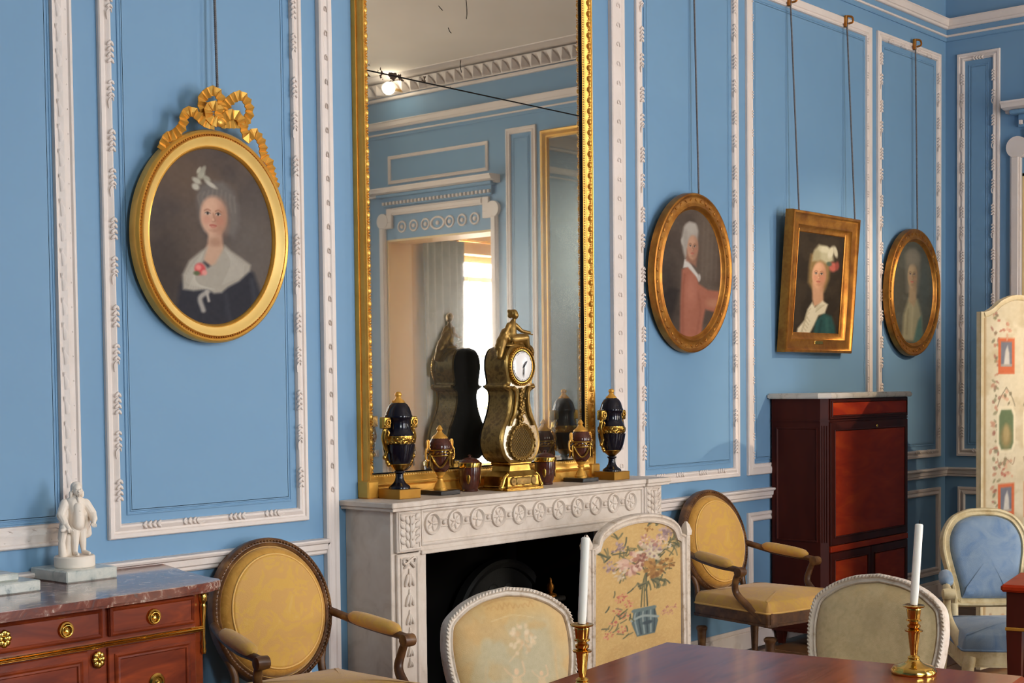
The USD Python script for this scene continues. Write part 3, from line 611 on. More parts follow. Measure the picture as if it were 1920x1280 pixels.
def canvas(w, h, nx, ny, inside=None, bulge=0):
    """grid (a, h, d) of half sizes w, h; quads outside the given half-axes are left out"""
    a, b = np.meshgrid(np.linspace(-w, w, nx), np.linspace(-h, h, ny), indexing='ij'); v = np.stack([a, b, np.full_like(a, 0.0)], -1).reshape(-1, 3)
    if bulge: v[:, 2] = bulge*np.clip(1-(v[:, 0]/w)**2-(v[:, 1]/h)**2, 0, 1)
    i, j = np.meshgrid(np.arange(nx-1), np.arange(ny-1), indexing='ij'); q = np.stack([i*ny+j, (i+1)*ny+j, (i+1)*ny+j+1, i*ny+j+1], -1).reshape(-1, 4)
    if inside:
        c = v[q].mean(1); q = q[inside(c[:, 0], c[:, 1])]
    f = np.vstack([q[:, [0, 1, 2]], q[:, [0, 2, 3]]]); used = np.unique(f); re = np.full(len(v), -1); re[used] = np.arange(len(used))
    return TM(v[used], re[f])
OIL = painted('oil_paint', rough=.55, bump=.0003, bscale=300, spec=.12)
def portrait_face(p, c, w, h, skin, shade, tilt=0, rouge=(196, 120, 100), eye=(58, 48, 42)):
    """a painted face: oval, cheeks, brows, eyes, nose, mouth; units as the canvas, y down"""
    x, y = c
    p.ell((x, y), (w, h), skin, .25); p.ell((x+.55*w, y+.1*h), (.55*w, .9*h), shade, .9, .55); p.ell((x-.1*w, y-.45*h), (.6*w, .35*h), [min(255, k*1.06) for k in skin], .9, .6)
    for s in (-1, 1):
        p.ell((x+s*.48*w, y+.22*h), (.3*w, .22*h), rouge, 1.0, .35)
        p.stroke([(x+s*.62*w-.05*w, y-.24*h), (x+s*.4*w-.05*w, y-.32*h), (x+s*.2*w-.05*w, y-.26*h)], .07*h, shade, .06*h, .8)
        p.ell((x+s*.40*w-.05*w, y-.12*h), (.19*w, .075*h), (206, 192, 180), .5, .8); p.ell((x+s*.39*w-.05*w, y-.12*h), (.085*w, .075*h), eye, .5)
        p.stroke([(x+s*.58*w-.05*w, y-.13*h), (x+s*.4*w-.05*w, y-.2*h), (x+s*.2*w-.05*w, y-.13*h)], .035*h, eye, .05*h, .8)
    p.stroke([(x-.02*w, y-.12*h), (x+.06*w, y+.12*h), (x+.1*w, y+.22*h), (x-.05*w, y+.26*h)], .07*h, shade, .09*h, .6)
    p.ell((x-.03*w, y+.18*h), (.09*w, .07*h), [min(255, k*1.08) for k in skin], .8, .7)
    p.stroke([(x-.26*w, y+.47*h), (x-.05*w, y+.45*h), (x+.18*w, y+.47*h)], .07*h, (168, 84, 74), .06*h); p.stroke([(x-.18*w, y+.54*h), (x-.04*w, y+.56*h), (x+.1*w, y+.54*h)], .06*h, (190, 110, 96), .07*h, .8)
    p.ell((x-.03*w, y+.72*h), (.3*w, .1*h), shade, .9, .3)

def picture_thing(name, label, cat, cx, cz, b, lean):
    """hangs with its lower edge against the wall"""
    t = Thing(name, label, cat, (cx, -.022, cz-b)); t.lean = lean; return t
def setpic(t, m, b, d=0):
    """(a, h, d) about the picture's centre -> leaning on the wall, local to the thing"""
    m = wallmap(moved(m, (0, b, d)), 'back'); return fold(m, t.lean, np.zeros(3))

# ---- A: oval portrait of a woman with a white kerchief, ribbon bow on the frame
b = .398; A_ = picture_thing('oval_portrait', 'oval portrait of a woman in a white shawl with pink rose, gilt bow on top', 'painting', 3.428, 2.124, b, .03)
ao, bo = .356, b
def addring(t, name, ao, bo, prof, mat, **k): t.add(name, setpic(t, ovalring(ao, bo, prof, 128), b), mat, smooth=40, **k)
addring(A_, 'outer_moulding', ao, bo, [(0, 0), (0, .030), (.003, .040), (.010, .046), (.017, .042), (.019, .036), (.022, .036), (.025, .042), (.025, 0)], GOLD)
addring(A_, 'flat_band', ao-.025, bo-.025, [(0, 0), (0, .046), (.003, .050), (.010, .046), (.022, .037), (.034, .032), (.034, 0)], GOLDF)
addring(A_, 'inner_bead', ao-.059, bo-.059, [(0, 0), (0, .032), (.004, .034), (.008, .028), (.012, .020), (.012, 0)], GOLD)
tt = np.arange(190)*2*np.pi/190
A_.add('bead_row', setpic(A_, join(*[moved(trimesh.creation.icosphere(0, .0042), ((ao-.0205)*math.cos(a), (bo-.0205)*math.sin(a), .038)) for a in tt]), b), GOLDD, kind='stuff')
ai, bi = .288, .330
cv = canvas(ai, bi, 170, 200, lambda x, y: (x/ai)**2+(y/bi)**2 < 1.02)
P = cv.vertices[:, :2]; P = np.c_[395.5+P[:, 0]/ai*115, 443-P[:, 1]/bi*164]
p = Paint(P, (82, 72, 68))
p.mottle(60, (98, 84, 74), .45, .65, .8, 1); p.ell((470, 470), (60, 110), (104, 96, 90), 1.2, .8); p.ell((340, 330), (55, 45), (112, 90, 72), 1.3, .6); p.ell((310, 520), (40, 90), (62, 54, 50), 1.2, .7)
p.poly([(335, 540), (352, 500), (395, 470), (440, 490), (474, 505), (488, 545), (492, 640), (320, 640)], (46, 46, 54), 10); p.stroke([(470, 520), (476, 560), (470, 600)], 8, (64, 66, 74), 10, .8); p.stroke([(420, 550), (430, 610)], 6, (60, 62, 70), 8, .7)
p.poly([(366, 372), (372, 350), (392, 340), (414, 338), (434, 352), (444, 380), (446, 420), (436, 440), (424, 436), (380, 430), (370, 410)], (112, 104, 98), 12); p.mottle(14, (150, 142, 132), .52, .62, .0, 3)
for q in range(9): p.stroke([(372+q*8, 352+abs(q-4)*3), (368+q*8.5, 372), (374+q*8, 392)], 3, (140, 130, 122), 4, .4)
p.poly([(388, 425), (386, 455), (374, 485), (396, 500), (422, 480), (414, 452), (412, 425)], (198, 160, 134), 6); p.ell((400, 452), (12, 8), (160, 118, 96), 1, .6)
portrait_face(p, (397, 404), 25, 37, (206, 164, 138), (158, 110, 88))
p.poly([(386, 462), (374, 470), (352, 490), (340, 516), (341, 543), (360, 545), (384, 541), (398, 548), (412, 546), (424, 535), (446, 522), (466, 502), (468, 490), (450, 478), (430, 466), (418, 456), (412, 470), (400, 492), (386, 500), (378, 492), (382, 475)], (168, 160, 146), 6)
for q in range(10): p.stroke([(378-q*3.5, 472+q*5), (366-q*1.5, 505+q*3), (352+q*5, 540)], 2.2, (192, 184, 170), 3, .5); p.stroke([(418+q*4, 464+q*3), (430+q*2.5, 490+q*2), (414+q*4, 530-q*2)], 2.2, (188, 180, 168), 3, .5)
p.stroke([(386, 545), (372, 558), (378, 580)], 9, (160, 154, 146), 5); p.stroke([(384, 545), (388, 562)], 5, (176, 168, 158), 4)
p.ell((372, 504), (10, 11), (206, 84, 84), .5); p.ell((369, 501), (5, 5), (232, 140, 132), .8); p.ell((366, 512), (6, 4), (96, 104, 72), .8); p.ell((380, 510), (5, 5), (224, 150, 140), .8)
for c_, r_, k in (((374, 330), (6, 10), (176, 172, 152)), ((366, 342), (9, 5), (190, 184, 166)), ((384, 336), (8, 5), (168, 164, 146)), ((378, 320), (4, 8), (158, 154, 138)), ((392, 346), (12, 4), (196, 188, 172)), ((364, 353), (7, 6), (196, 190, 174)), ((370, 322), (3, 7), (186, 180, 160))): p.ell(c_, r_, k, .7, .9, rot=.5)
p.grain(7, .03, 2)
A_.add('canvas', setpic(A_, moved(cv, (0, 0, .020)), b), OIL, smooth=True, paint=p.linear())
# pleated ribbons
def ribbon(path, w=.040, pleat=.023, amp=.010, t=.004):
    q = smoothpath(path, 10); s = np.r_[0, np.cumsum(np.linalg.norm(np.diff(q, axis=0), axis=1))]; n = max(6, int(s[-1]/pleat)*2); u = np.linspace(0, s[-1], n+1)
    c = np.c_[[np.interp(u, s, q[:, k]) for k in range(3)]].T; d = np.gradient(c, axis=0); d[:, 2] = 0; d /= np.linalg.norm(d, axis=1, keepdims=True)+1e-9; nn = np.c_[-d[:, 1], d[:, 0], 0*d[:, 0]]
    z = amp*(np.arange(n+1) % 2)[:, None]*np.array([0, 0, 1.]); ww = (w*(.85+.15*(np.arange(n+1) % 2)))[:, None]/2
    rows = np.stack([c-nn*ww+z, c+nn*ww+z, c+nn*ww+z-[0, 0, t], c-nn*ww+z-[0, 0, t]], 1); v = rows.reshape(-1, 3); f = []
    for i in range(n):
        for j in range(4): a, b2, c2, d2 = i*4+j, i*4+(j+1) % 4, (i+1)*4+(j+1) % 4, (i+1)*4+j; f += [(a, b2, c2), (a, c2, d2)]
    f += [(0, 2, 1), (0, 3, 2), (n*4, n*4+1, n*4+2), (n*4, n*4+2, n*4+3)]; m = TM(v, f); fixwind(m); return m
top = bo+.005
LOOPS = [[(0, top+.02, .04), (-.06, top+.05, .04), (-.075, top+.10, .045), (-.02, top+.135, .05), (.015, top+.10, .05), (.005, top+.03, .045)],
         [(.01, top+.02, .04), (.05, top+.10, .05), (.12, top+.135, .05), (.165, top+.09, .045), (.14, top+.04, .04), (.02, top+.02, .045)],
         [(0, top+.02, .05), (-.045, top+.03, .055), (-.05, top+.07, .055), (-.005, top+.075, .055), (.0, top+.03, .05)],
         [(.01, top+.02, .05), (.05, top+.055, .055), (.10, top+.055, .055), (.12, top+.03, .05)],
         [(-.01, top+.01, .045), (-.07, top+.015, .05), (-.12, top+.045, .045), (-.155, top+.035, .04), (-.165, top-.01, .035), (-.20, top-.045, .03), (-.235, top-.06, .03), (-.26, top-.105, .03)],
         [(.13, top+.03, .045), (.155, top-.02, .045), (.19, top+.005, .045), (.235, top-.03, .04), (.25, top-.075, .035), (.285, top-.10, .03), (.30, top-.15, .03), (.325, top-.195, .028)]]
for L in LOOPS: A_.add('ribbon', setpic(A_, ribbon([(x*.92, y, z) for x, y, z in L]), b), GOLD, smooth=False)
A_.add('knot', setpic(A_, ball((.005, top+.022, .055), .018, 1, (1.1, 1, .7)), b), GOLD)

# ---- B and D: the two plain ovals
def oval_frame(t, ao, bo, w, mat):
    t.add('frame', setpic(t, ovalring(ao, bo, [(0, 0), (0, .030), (.004, .040), (.012, .043), (.020, .038), (.030, .034), (w*.62, .034), (w*.70, .040), (w*.78, .043), (w*.85, .038), (w*.9, .026), (w, .020), (w, 0)], 128), b), mat, smooth=40)
    lv = []
    for q in range(44):
        a = q*2*math.pi/44; r = w*.42; e = trimesh.creation.icosphere(0, 1.0); e.vertices *= (.012, .006, .004)
        e.apply_transform(trimesh.transformations.rotation_matrix(a+math.pi/2+.6*(-1)**q, [0, 0, 1])); e.apply_translation(((ao-r)*math.cos(a), (bo-r)*math.sin(a), .036)); lv.append(e)
    t.add('leaf_relief', setpic(t, join(*lv), b), mat, smooth=50, kind='stuff')
b = .432; B_ = picture_thing('oval_portrait', 'oval portrait of a grey-haired man in a salmon coat, dull gilt frame', 'painting', 6.636, 2.153, b, .0438)
oval_frame(B_, .380, b, .090, GOLDD)
ai, bi = .296, .350; cv = canvas(ai, bi, 110, 180, lambda x, y: (x/ai)**2+(y/bi)**2 < 1.02); P = cv.vertices[:, :2]; P = np.c_[1297+P[:, 0]/ai*58, 511-P[:, 1]/bi*123]
p = Paint(P, (84, 72, 64)); p.mottle(30, (96, 84, 74), .45, .6, .8, 4); p.ell((1255, 560), (22, 80), (58, 50, 46), 1.2, .8); p.ell((1325, 470), (18, 80), (112, 98, 86), 1.2, .7)
for q in range(4): p.stroke([(1318+q*9, 410), (1317+q*9, 520)], 3, (120, 106, 92), 5, .4)
p.poly([(1262, 600), (1240, 560), (1258, 540), (1275, 545)], (52, 46, 44), 8)
p.poly([(1279, 505), (1290, 498), (1306, 512), (1312, 530), (1330, 540), (1352, 541), (1357, 570), (1344, 582), (1326, 578), (1322, 600), (1318, 645), (1279, 645), (1278, 560)], (164, 104, 84), 5)
p.stroke([(1284, 515), (1282, 570), (1284, 630)], 5, (144, 88, 70), 5, .8); p.stroke([(1310, 545), (1316, 580), (1310, 630)], 4, (146, 90, 72), 5, .7); p.ell((1297, 545), (10, 24), (180, 118, 98), 1.2, .8); p.ell((1340, 565), (12, 8), (182, 132, 104), 1, .7)
p.poly([(1283, 486), (1288, 484), (1302, 502), (1310, 512), (1312, 525), (1305, 515), (1290, 500), (1281, 502)], (204, 198, 190), 3); p.ell((1312, 518), (3, 7), (186, 178, 170), .7)
p.poly([(1280, 470), (1276, 450), (1280, 425), (1290, 414), (1302, 416), (1308, 430), (1306, 452), (1290, 480), (1284, 484)], (168, 160, 150), 5)
p.ell((1280, 452), (4, 7), (178, 170, 160), .8)
p.poly([(1286, 488), (1287, 465), (1306, 475), (1306, 498)], (150, 108, 88), 5); portrait_face(p, (1298, 462), 10.5, 23, (188, 146, 120), (140, 100, 80)); p.ell((1294, 425), (11, 10), (176, 168, 158), .7); p.ell((1284, 448), (4, 16), (160, 152, 142), .8, .9)
p.grain(5, .03, 5); B_.add('canvas', setpic(B_, moved(cv, (0, 0, .019)), b), OIL, smooth=True, paint=p.linear())
b = .434; D_ = picture_thing('oval_portrait', 'oval portrait of a veiled pale woman hanging beside the room corner, gilt frame', 'painting', 9.351, 2.160, b, .024)
oval_frame(D_, .402, b, .088, GOLDD)
ai, bi = .320, .352; cv = canvas(ai, bi, 90, 150, lambda x, y: (x/ai)**2+(y/bi)**2 < 1.02); P = cv.vertices[:, :2]; P = np.c_[1713+P[:, 0]/ai*37, 549-P[:, 1]/bi*95]
p = Paint(P, (78, 76, 66)); p.mottle(20, (88, 88, 78), .45, .6, .8, 6); p.ell((1735, 540), (14, 60), (84, 92, 88), 1.2, .7)
p.poly([(1696, 636), (1698, 590), (1706, 560), (1722, 560), (1730, 590), (1732, 640)], (148, 142, 114), 6); p.poly([(1716, 640), (1724, 600), (1730, 590), (1734, 640)], (84, 112, 104), 5); p.stroke([(1706, 580), (1704, 625)], 3, (120, 114, 92), 4, .7); p.stroke([(1714, 570), (1712, 630)], 3, (172, 164, 134), 4, .6)
p.poly([(1699, 500), (1699, 480), (1706, 468), (1718, 467), (1725, 480), (1726, 520), (1722, 550), (1702, 550)], (112, 106, 92), 6)
p.poly([(1707, 530), (1706, 565), (1716, 575), (1720, 560), (1719, 530)], (158, 136, 106), 4); portrait_face(p, (1712, 518), 8.5, 23, (166, 142, 110), (124, 104, 80), rouge=(172, 124, 98)); p.ell((1712, 485), (12, 13), (128, 120, 104), .8)
p.grain(4, .03, 7); D_.add('canvas', setpic(D_, moved(cv, (0, 0, .019)), b), OIL, smooth=True, paint=p.linear())
# ---- C: the upright rectangle
b = .422; C_ = picture_thing('rectangular_portrait', 'rectangular portrait of a smiling woman in a feathered pale hat, wide gilt frame', 'painting', 8.010, 2.160, b, .0765)
C_.add('frame', setpic(C_, rectframe(-.415, .415, -b, b, [(0, 0), (0, .05), (.004, .058), (.016, .060), (.024, .050), (.034, .046), (.062, .042), (.074, .046), (.082, .046), (.092, .034), (.105, .026), (.118, .024), (.124, .018), (.124, 0)]), b), GOLDD, smooth=35)
C_.add('inner_fillet', setpic(C_, rectframe(-.292, .292, -b+.093, b-.093, [(0, 0), (0, .026), (.004, .028), (.009, .024), (.009, 0)]), b), GOLDD)
C_.add('name_plate', setpic(C_, box(-.05, .05, -b+.052, -b+.074, .040, .048, .002), b), BRASS)
w_, h_ = .290, .330; cv = canvas(w_, h_, 100, 180); P = cv.vertices[:, :2]; P = np.c_[1536.5+P[:, 0]/w_*45, 531-P[:, 1]/h_*101]
p = Paint(P, (50, 42, 33)); p.mottle(30, (62, 52, 40), .45, .6, .8, 8)
p.poly([(1530, 640), (1535, 600), (1550, 585), (1565, 590), (1574, 610), (1578, 640)], (44, 82, 80), 6); p.stroke([(1556, 595), (1562, 640)], 5, (62, 104, 98), 6, .7); p.stroke([(1546, 600), (1540, 640)], 4, (30, 56, 58), 5, .7)
p.poly([(1516, 500), (1518, 478), (1536, 470), (1556, 480), (1556, 520), (1548, 545), (1528, 548), (1516, 530)], (142, 116, 74), 7); p.mottle(9, (170, 142, 92), .5, .62, .0, 9)
p.poly([(1524, 530), (1526, 560), (1530, 575), (1548, 565), (1545, 530)], (198, 152, 118), 5); portrait_face(p, (1536, 515), 13.5, 25, (214, 164, 128), (166, 112, 84), rouge=(212, 128, 104))
p.poly([(1522, 490), (1524, 470), (1532, 458), (1548, 460), (1560, 472), (1562, 485), (1550, 492), (1536, 486)], (186, 178, 146), 6); p.ell((1530, 478), (7, 10), (168, 158, 124), .8); p.ell((1556, 470), (5, 12), (212, 204, 176), .6, rot=.25); p.ell((1565, 468), (4, 11), (200, 192, 166), .6, rot=-.3); p.ell((1544, 466), (10, 6), (208, 200, 170), .8)
p.ell((1562, 497), (8, 9), (186, 98, 84), .6); p.ell((1570, 494), (4, 8), (150, 76, 66), .8); p.ell((1554, 492), (5, 4), (84, 100, 84), .8)
p.poly([(1500, 636), (1502, 616), (1514, 600), (1518, 580), (1526, 566), (1532, 575), (1546, 562), (1557, 568), (1552, 585), (1540, 590), (1532, 610), (1520, 636)], (216, 206, 178), 4)
for q in range(7): p.stroke([(1524-q*2.5, 578+q*8), (1516-q*1.5, 590+q*7), (1524-q*2, 602+q*6)], 2, (168, 156, 126), 2.5, .6); p.stroke([(1536+q*2.5, 572-q*.5), (1534+q*1, 584-q)], 1.6, (182, 172, 142), 2, .6)
p.grain(4, .03, 10); C_.add('canvas', setpic(C_, moved(cv, (0, 0, .020)), b), OIL, smooth=True, paint=p.linear())
# ---- hanging cords
CORD = M('picture_cord', lin(128, 124, 124), rough=.8, vary=lin(96, 92, 92), vscale=90)
def cord(x, z0, z1, y0, y1, label, hook):
    t = Thing('picture_cord', label, 'picture cord', (x, y1, z1), group=None)
    n = int((z1-z0)/.016*6); z = np.linspace(z1, z0, n); k = (z1-z)/(z1-z0); a = (z1-z)/.016*2*np.pi
    for s in (0, math.pi):
        t.add('strand', tube(np.c_[x+.0028*np.cos(a+s), y1+(y0-y1)*k+.0028*np.sin(a+s), z], .0036, 4, up=(1, 0, 0)), CORD, world=True, smooth=True)
    if hook:
        t.add('hook', join(box(x-.012, x+.012, y1-.004, -.018, z1-.04, z1+.035, .004), tube(smoothpath([(x, y1-.002, z1+.03), (x+.012, y1-.03, z1+.02), (x+.014, y1-.034, z1-.01), (x, y1-.01, z1-.02)], 5), .007, 6, up=(1, 0, 0))), GOLDD, world=True)
cord(3.462, 2.124+.398+.13, 3.985, -.055, -.03, 'twisted cord above the gilt bow of the ribboned portrait', False)
cord(6.712, 2.153+.425, 3.985, -.06, -.03, 'twisted cord above the oval portrait of the man', False)
cord(7.745, 2.160+.41, 3.84, -.09, -.035, 'left one of the two cords holding the rectangular portrait', True)
cord(8.448, 2.160+.41, 3.84, -.09, -.035, 'right one of the two cords holding the rectangular portrait', True)
cord(9.428, 2.160+.42, 3.86, -.05, -.035, 'twisted cord above the oval portrait beside the room corner', True)
# ---------------------------------------------------------------- the garniture on the mantelpiece
ZM = 1.083
NAVY = M('dark_blue_porcelain', lin(14, 14, 26), rough=.14, spec=.45)
PORPH = M('dark_brown_porphyry', lin(52, 24, 18), rough=.16, vary=lin(84, 40, 28), vscale=40, coat=.1, spec=.5)
BLACKST = M('black_stone', lin(22, 22, 24), rough=.25, spec=.5)
PLAINGILT = M('dull_gilt_plinth', lin(172, 128, 52), rough=.38, metal=.75, vary=lin(150, 108, 40), vscale=7)
def torus(R, r, n=24, m=8): return trimesh.creation.torus(R, r, major_sections=n, minor_sections=m)
def leafring(R, z, n, size, seed, tilt=.5):
    r = np.random.default_rng(seed); ms = []
    for q in range(n):
        a = q*2*math.pi/n; e = trimesh.creation.icosphere(0, 1.0); e.vertices *= (size*(.8+.5*r.random()), size*.45, size*.8)
        e.apply_transform(trimesh.transformations.rotation_matrix(r.uniform(-1, 1), [1, 0, 0])); e.apply_transform(trimesh.transformations.rotation_matrix(r.uniform(-.8, .8), [0, 1, 0]))
        e.apply_translation((0, 0, 0)); e.apply_transform(trimesh.transformations.rotation_matrix(a+math.pi/2, [0, 0, 1])); e.apply_translation((R*math.cos(a), R*math.sin(a), z+r.uniform(-.5, .5)*size*1.4)); ms.append(e)
    return join(*ms)
def big_urn(name, label, loc, rot=0):
    t = Thing(name, label, 'urn', loc, rot, 'large dark urns on the mantelpiece'); h = .041
    t.add('plinth', box(-.063, .063, -.063, .063, 0, h, .002), PLAINGILT)
    P = lambda pr, dz=0: [(r, z+h+dz) for r, z in pr]
    t.add('foot', lathe(P([(.046, 0), (.046, .007), (.042, .012), (.028, .022), (.020, .035), (.017, .050), (.0175, .062), (.024, .068), (.022, .073), (.012, .074)]), 28), NAVY, smooth=40)
    t.add('gilt_cup', lathe(P([(.013, .073), (.022, .080), (.036, .092), (.047, .103), (.046, .106), (.02, .1055)]), 28), BRONZE, smooth=40)
    t.add('body', lathe(P([(.02, .105), (.048, .106), (.058, .130), (.065, .160), (.068, .180), (.069, .186), (.064, .189), (.062, .225), (.064, .228), (.060, .234), (.053, .248), (.0495, .268), (.050, .285), (.056, .293), (.058, .299), (.02, .2995)]), 36), NAVY, smooth=40)
    t.add('garland_band', join(leafring(.0655, h+.207, 30, .011, 3), leafring(.066, h+.198, 24, .008, 4), lathe(P([(.064, .190), (.0655, .192), (.0655, .222), (.064, .224)]), 36)), BRONZE, smooth=50)
    lid = t.add('lid', lathe(P([(.02, .2995), (.0575, .300), (.0585, .306), (.055, .312), (.054, .318), (.048, .338), (.038, .354), (.028, .362), (.01, .364)]), 36), NAVY, smooth=40)
    t.add('finial', join(lathe(P([(.028, .358), (.024, .366), (.019, .374), (.013, .380), (.011, .388), (.014, .392), (.015, .399), (.010, .406), (0, .409)]), 18), leafring(.024, h+.364, 9, .010, 8)), GOLD, under=lid, smooth=50)
    for s in (-1, 1):
        g = []
        g.append(box(-.020, .020, -.016, .016, .255+h, .303+h, .004)); g.append(torus(.011, .004, 16, 6)); g[-1] = moved(g[-1], (0, -.018, .280+h), rx=90)
        for q in range(3): g.append(ball((.012*(q-1), -.014, .266+h+.012*q), .007, 1))
        g = [moved(m, (s*.079, 0, 0)) for m in g]
        pth = smoothpath([(s*.078, 0, .258), (s*.084, 0, .240), (s*.072, 0, .222), (s*.060, 0, .234), (s*.066, 0, .246)], 6); g.append(tube(pth+[0, 0, h], np.linspace(.011, .006, len(pth)), 7, up=(0, 1, 0)))
        pth = smoothpath([(s*.082, 0, .245), (s*.090, 0, .215), (s*.080, 0, .180), (s*.072, 0, .160), (s*.080, 0, .138), (s*.070, 0, .120), (s*.056, 0, .108)], 6); g.append(tube(pth+[0, 0, h], np.linspace(.011, .006, len(pth)), 7, up=(0, 1, 0)))
        for q, (x, z) in enumerate(((.084, .135), (.07, .115), (.088, .205), (.062, .105))): g.append(ball((s*x, 0, z+h), .011, 1, (1, .7, 1)))
        t.add('handle', join(*g), BRONZE, smooth=50)
    return t
big_urn('covered_urn', 'tall dark urn with gilt satyr handles, at the left end of the mantelpiece', (4.316, -.135, ZM))
big_urn('covered_urn', 'tall dark urn with gilt handles, at the right end of the mantelpiece', (5.765, -.165, ZM))
def small_urn(name, label, loc, rot=0):
    t = Thing(name, label, 'urn', loc, rot, 'small gilt mounted urns on the mantelpiece')
    t.add('plinth', box(-.062, .062, -.062, .062, 0, .020, .002), BLACKST)
    t.add('foot', lathe([(.030, .020), (.031, .028), (.026, .034), (.023, .046), (.014, .056), (.012, .068), (.018, .074), (.013, .080), (.022, .092), (.026, .098), (.01, .099)], 24), GOLD, smooth=35)
    t.add('bowl', lathe([(.01, .097), (.028, .100), (.042, .116), (.051, .140), (.056, .166), (.057, .186), (.053, .197), (.02, .198)], 32), PORPH, smooth=40)
    lid = t.add('lid', lathe([(.02, .1985), (.052, .199), (.053, .208), (.049, .222), (.040, .238), (.034, .246), (.01, .247)], 32), PORPH, smooth=40)
    t.add('finial', lathe([(.036, .243), (.034, .250), (.028, .256), (.020, .262), (.013, .270), (.010, .277), (.015, .283), (.011, .291), (.005, .299), (0, .303)], 18), GOLD, smooth=40, under=lid)
    t.add('gilt_band', join(torus(.0565, .0035, 36), moved(torus(.057, .0035, 36), (0, 0, -.024)), leafring(.058, -.012, 22, .008, 6)), BRONZE, smooth=50)
    bp = stage.GetPrimAtPath(t.path+'/gilt_band'); UsdGeom.Xformable(bp).AddTranslateOp().Set((0, 0, .194))
    for q in range(4):
        a0 = q*math.pi/2+math.pi/4; a = np.linspace(a0-.70, a0+.70, 11); z = .172-.052*np.cos((a-a0)/.70*math.pi/2)**1
        t.add('swag', join(tube(np.c_[.060*np.cos(a)*(1-.10*np.cos((a-a0)/.7*1.57)), .060*np.sin(a)*(1-.10*np.cos((a-a0)/.7*1.57)), z], .0045, 6), tube(np.array([(.061*math.cos(a0+.75), .061*math.sin(a0+.75), .178), (.059*math.cos(a0+.75), .059*math.sin(a0+.75), .125)]), [.005, .003], 6, up=(1, 0, 0))), BRONZE, smooth=50)
    ball_ = leafring(0, 0, 1, .012, 2)
    for a in (math.pi*1.5, math.pi/2):
        t.add('mask', moved(join(ball((0, 0, 0), .013, 1, (.8, .8, 1.1)), *[ball((.004*k, .012*math.cos(k*1.3), .012*math.sin(k*1.3)), .006, 0) for k in range(-2, 3)]), (.058*math.cos(a), .058*math.sin(a), .182), rz=math.degrees(a)), BRONZE, smooth=50)
    for s in (-1, 1):
        pth = np.array([(s*.070, 0, .150), (s*.088, 0, .158), (s*.088, 0, .195), (s*.080, 0, .206), (s*.080, 0, .232), (s*.070, 0, .236), (s*.068, 0, .205), (s*.060, 0, .200)])
        t.add('handle', tube(smoothpath(pth, 3), .0042, 6, up=(0, 1, 0)), GOLD, smooth=50)
    return t
small_urn('small_urn', 'small brown urn with gilt swags, next to the left tall urn on the mantelpiece', (4.568, -.132, ZM))
small_urn('small_urn', 'small brown urn with gilt swags, next to the right tall urn on the mantelpiece', (5.558, -.132, ZM))
def jar(label, loc):
    t = Thing('covered_jar', label, 'jar', loc, 0, 'covered dark jars on the mantelpiece')
    t.add('body', lathe([(.034, 0), (.036, .004), (.034, .010), (.040, .024), (.047, .050), (.050, .080), (.050, .108), (.02, .109)], 32), PORPH, smooth=40)
    for q in range(4):
        a = q*math.pi/2+.6; t.add('gilt_leaf', moved(ball((0, 0, 0), 1, 1, (.003, .009, .026)), (.0475*math.cos(a), .0475*math.sin(a), .06), rz=math.degrees(a)), BRONZE, smooth=50)
    lid = t.add('lid', lathe([(.02, .109), (.053, .109), (.054, .113), (.054, .128), (.050, .131), (.02, .1315)], 32), BRASS, smooth=35)
    t.add('lid_top', lathe([(.02, .131), (.048, .131), (.044, .138), (.03, .147), (.012, .152), (.006, .153), (.006, .156), (.008, .160), (.004, .164), (0, .165)], 28), PORPH, smooth=40, under=lid)
jar('dark covered jar with brass rimmed lid, left of the clock', (4.771, -.120, ZM))
jar('dark covered jar with brass rimmed lid, right of the clock', (5.300, -.120, ZM))

# ---- smooth figures from hulls of spheres
def blob(bones, refine=.006, iters=12):
    """bones: lists of (x, y, z, r) whose spheres' hull is one limb"""
    s = trimesh.creation.icosphere(1, 1.0).vertices; M_ = None; parts = []
    for bn in bones:
        pts = np.vstack([s*b[3]*(np.array(b[4:7]) if len(b) > 4 else 1)+np.array(b[:3]) for b in bn]); parts.append(manifold3d.Manifold.hull_points(pts.astype(np.float32)))
    M_ = manifold3d.Manifold.batch_boolean(parts, manifold3d.OpType.Add).refine_to_length(refine)
    m = M_.to_mesh(); t = trimesh.Trimesh(m.vert_properties[:, :3], m.tri_verts, process=True)
    trimesh.smoothing.filter_taubin(t, iterations=iters); return t

# ---- the clock
ck = Thing('mantel_clock', 'tall gilt violin-shaped mantel clock with a white dial and seated bronze figure', 'clock', (4.979, -.185, ZM))
OLDB = M('tarnished_bronze', lin(164, 130, 68), rough=.33, metal=.7, vary=lin(120, 92, 44), vscale=18, bump=.0012, bscale=55)
BOULLE = M('brown_marquetry', lin(124, 100, 54), rough=.3, metal=.4, ramp=[(.35, lin(98, 78, 42)), (.5, lin(142, 116, 64)), (.65, lin(112, 88, 48))], vscale=30, detail=2, coat=.4)
half = [(.074, .125), (.108, .150), (.128, .190), (.131, .225), (.118, .275), (.096, .315), (.076, .360), (.066, .405), (.068, .440), (.082, .452), (.100, .462), (.098, .474), (.080, .480), (.086, .52), (.092, .555), (.086, .60), (.062, .636), (.03, .648)]
hp = smoothpath(half, 4); outl = np.vstack([hp, (hp*[-1, 1])[::-1]])
def slab(o, d0, d1): return moved(extrude(o, d1-d0), (0, 0, d0))
def inset(o, e):
    g = Polygon(o).buffer(-e); g = max(getattr(g, 'geoms', [g]), key=lambda x: x.area); return np.array(g.exterior.coords)[:-1]
ck.add('case', wallmap(join(slab(inset(outl, .006), -.075, -.066), slab(outl, -.066, .050), slab(inset(outl, .006), .050, .060)), 'back'), BOULLE, smooth=40)
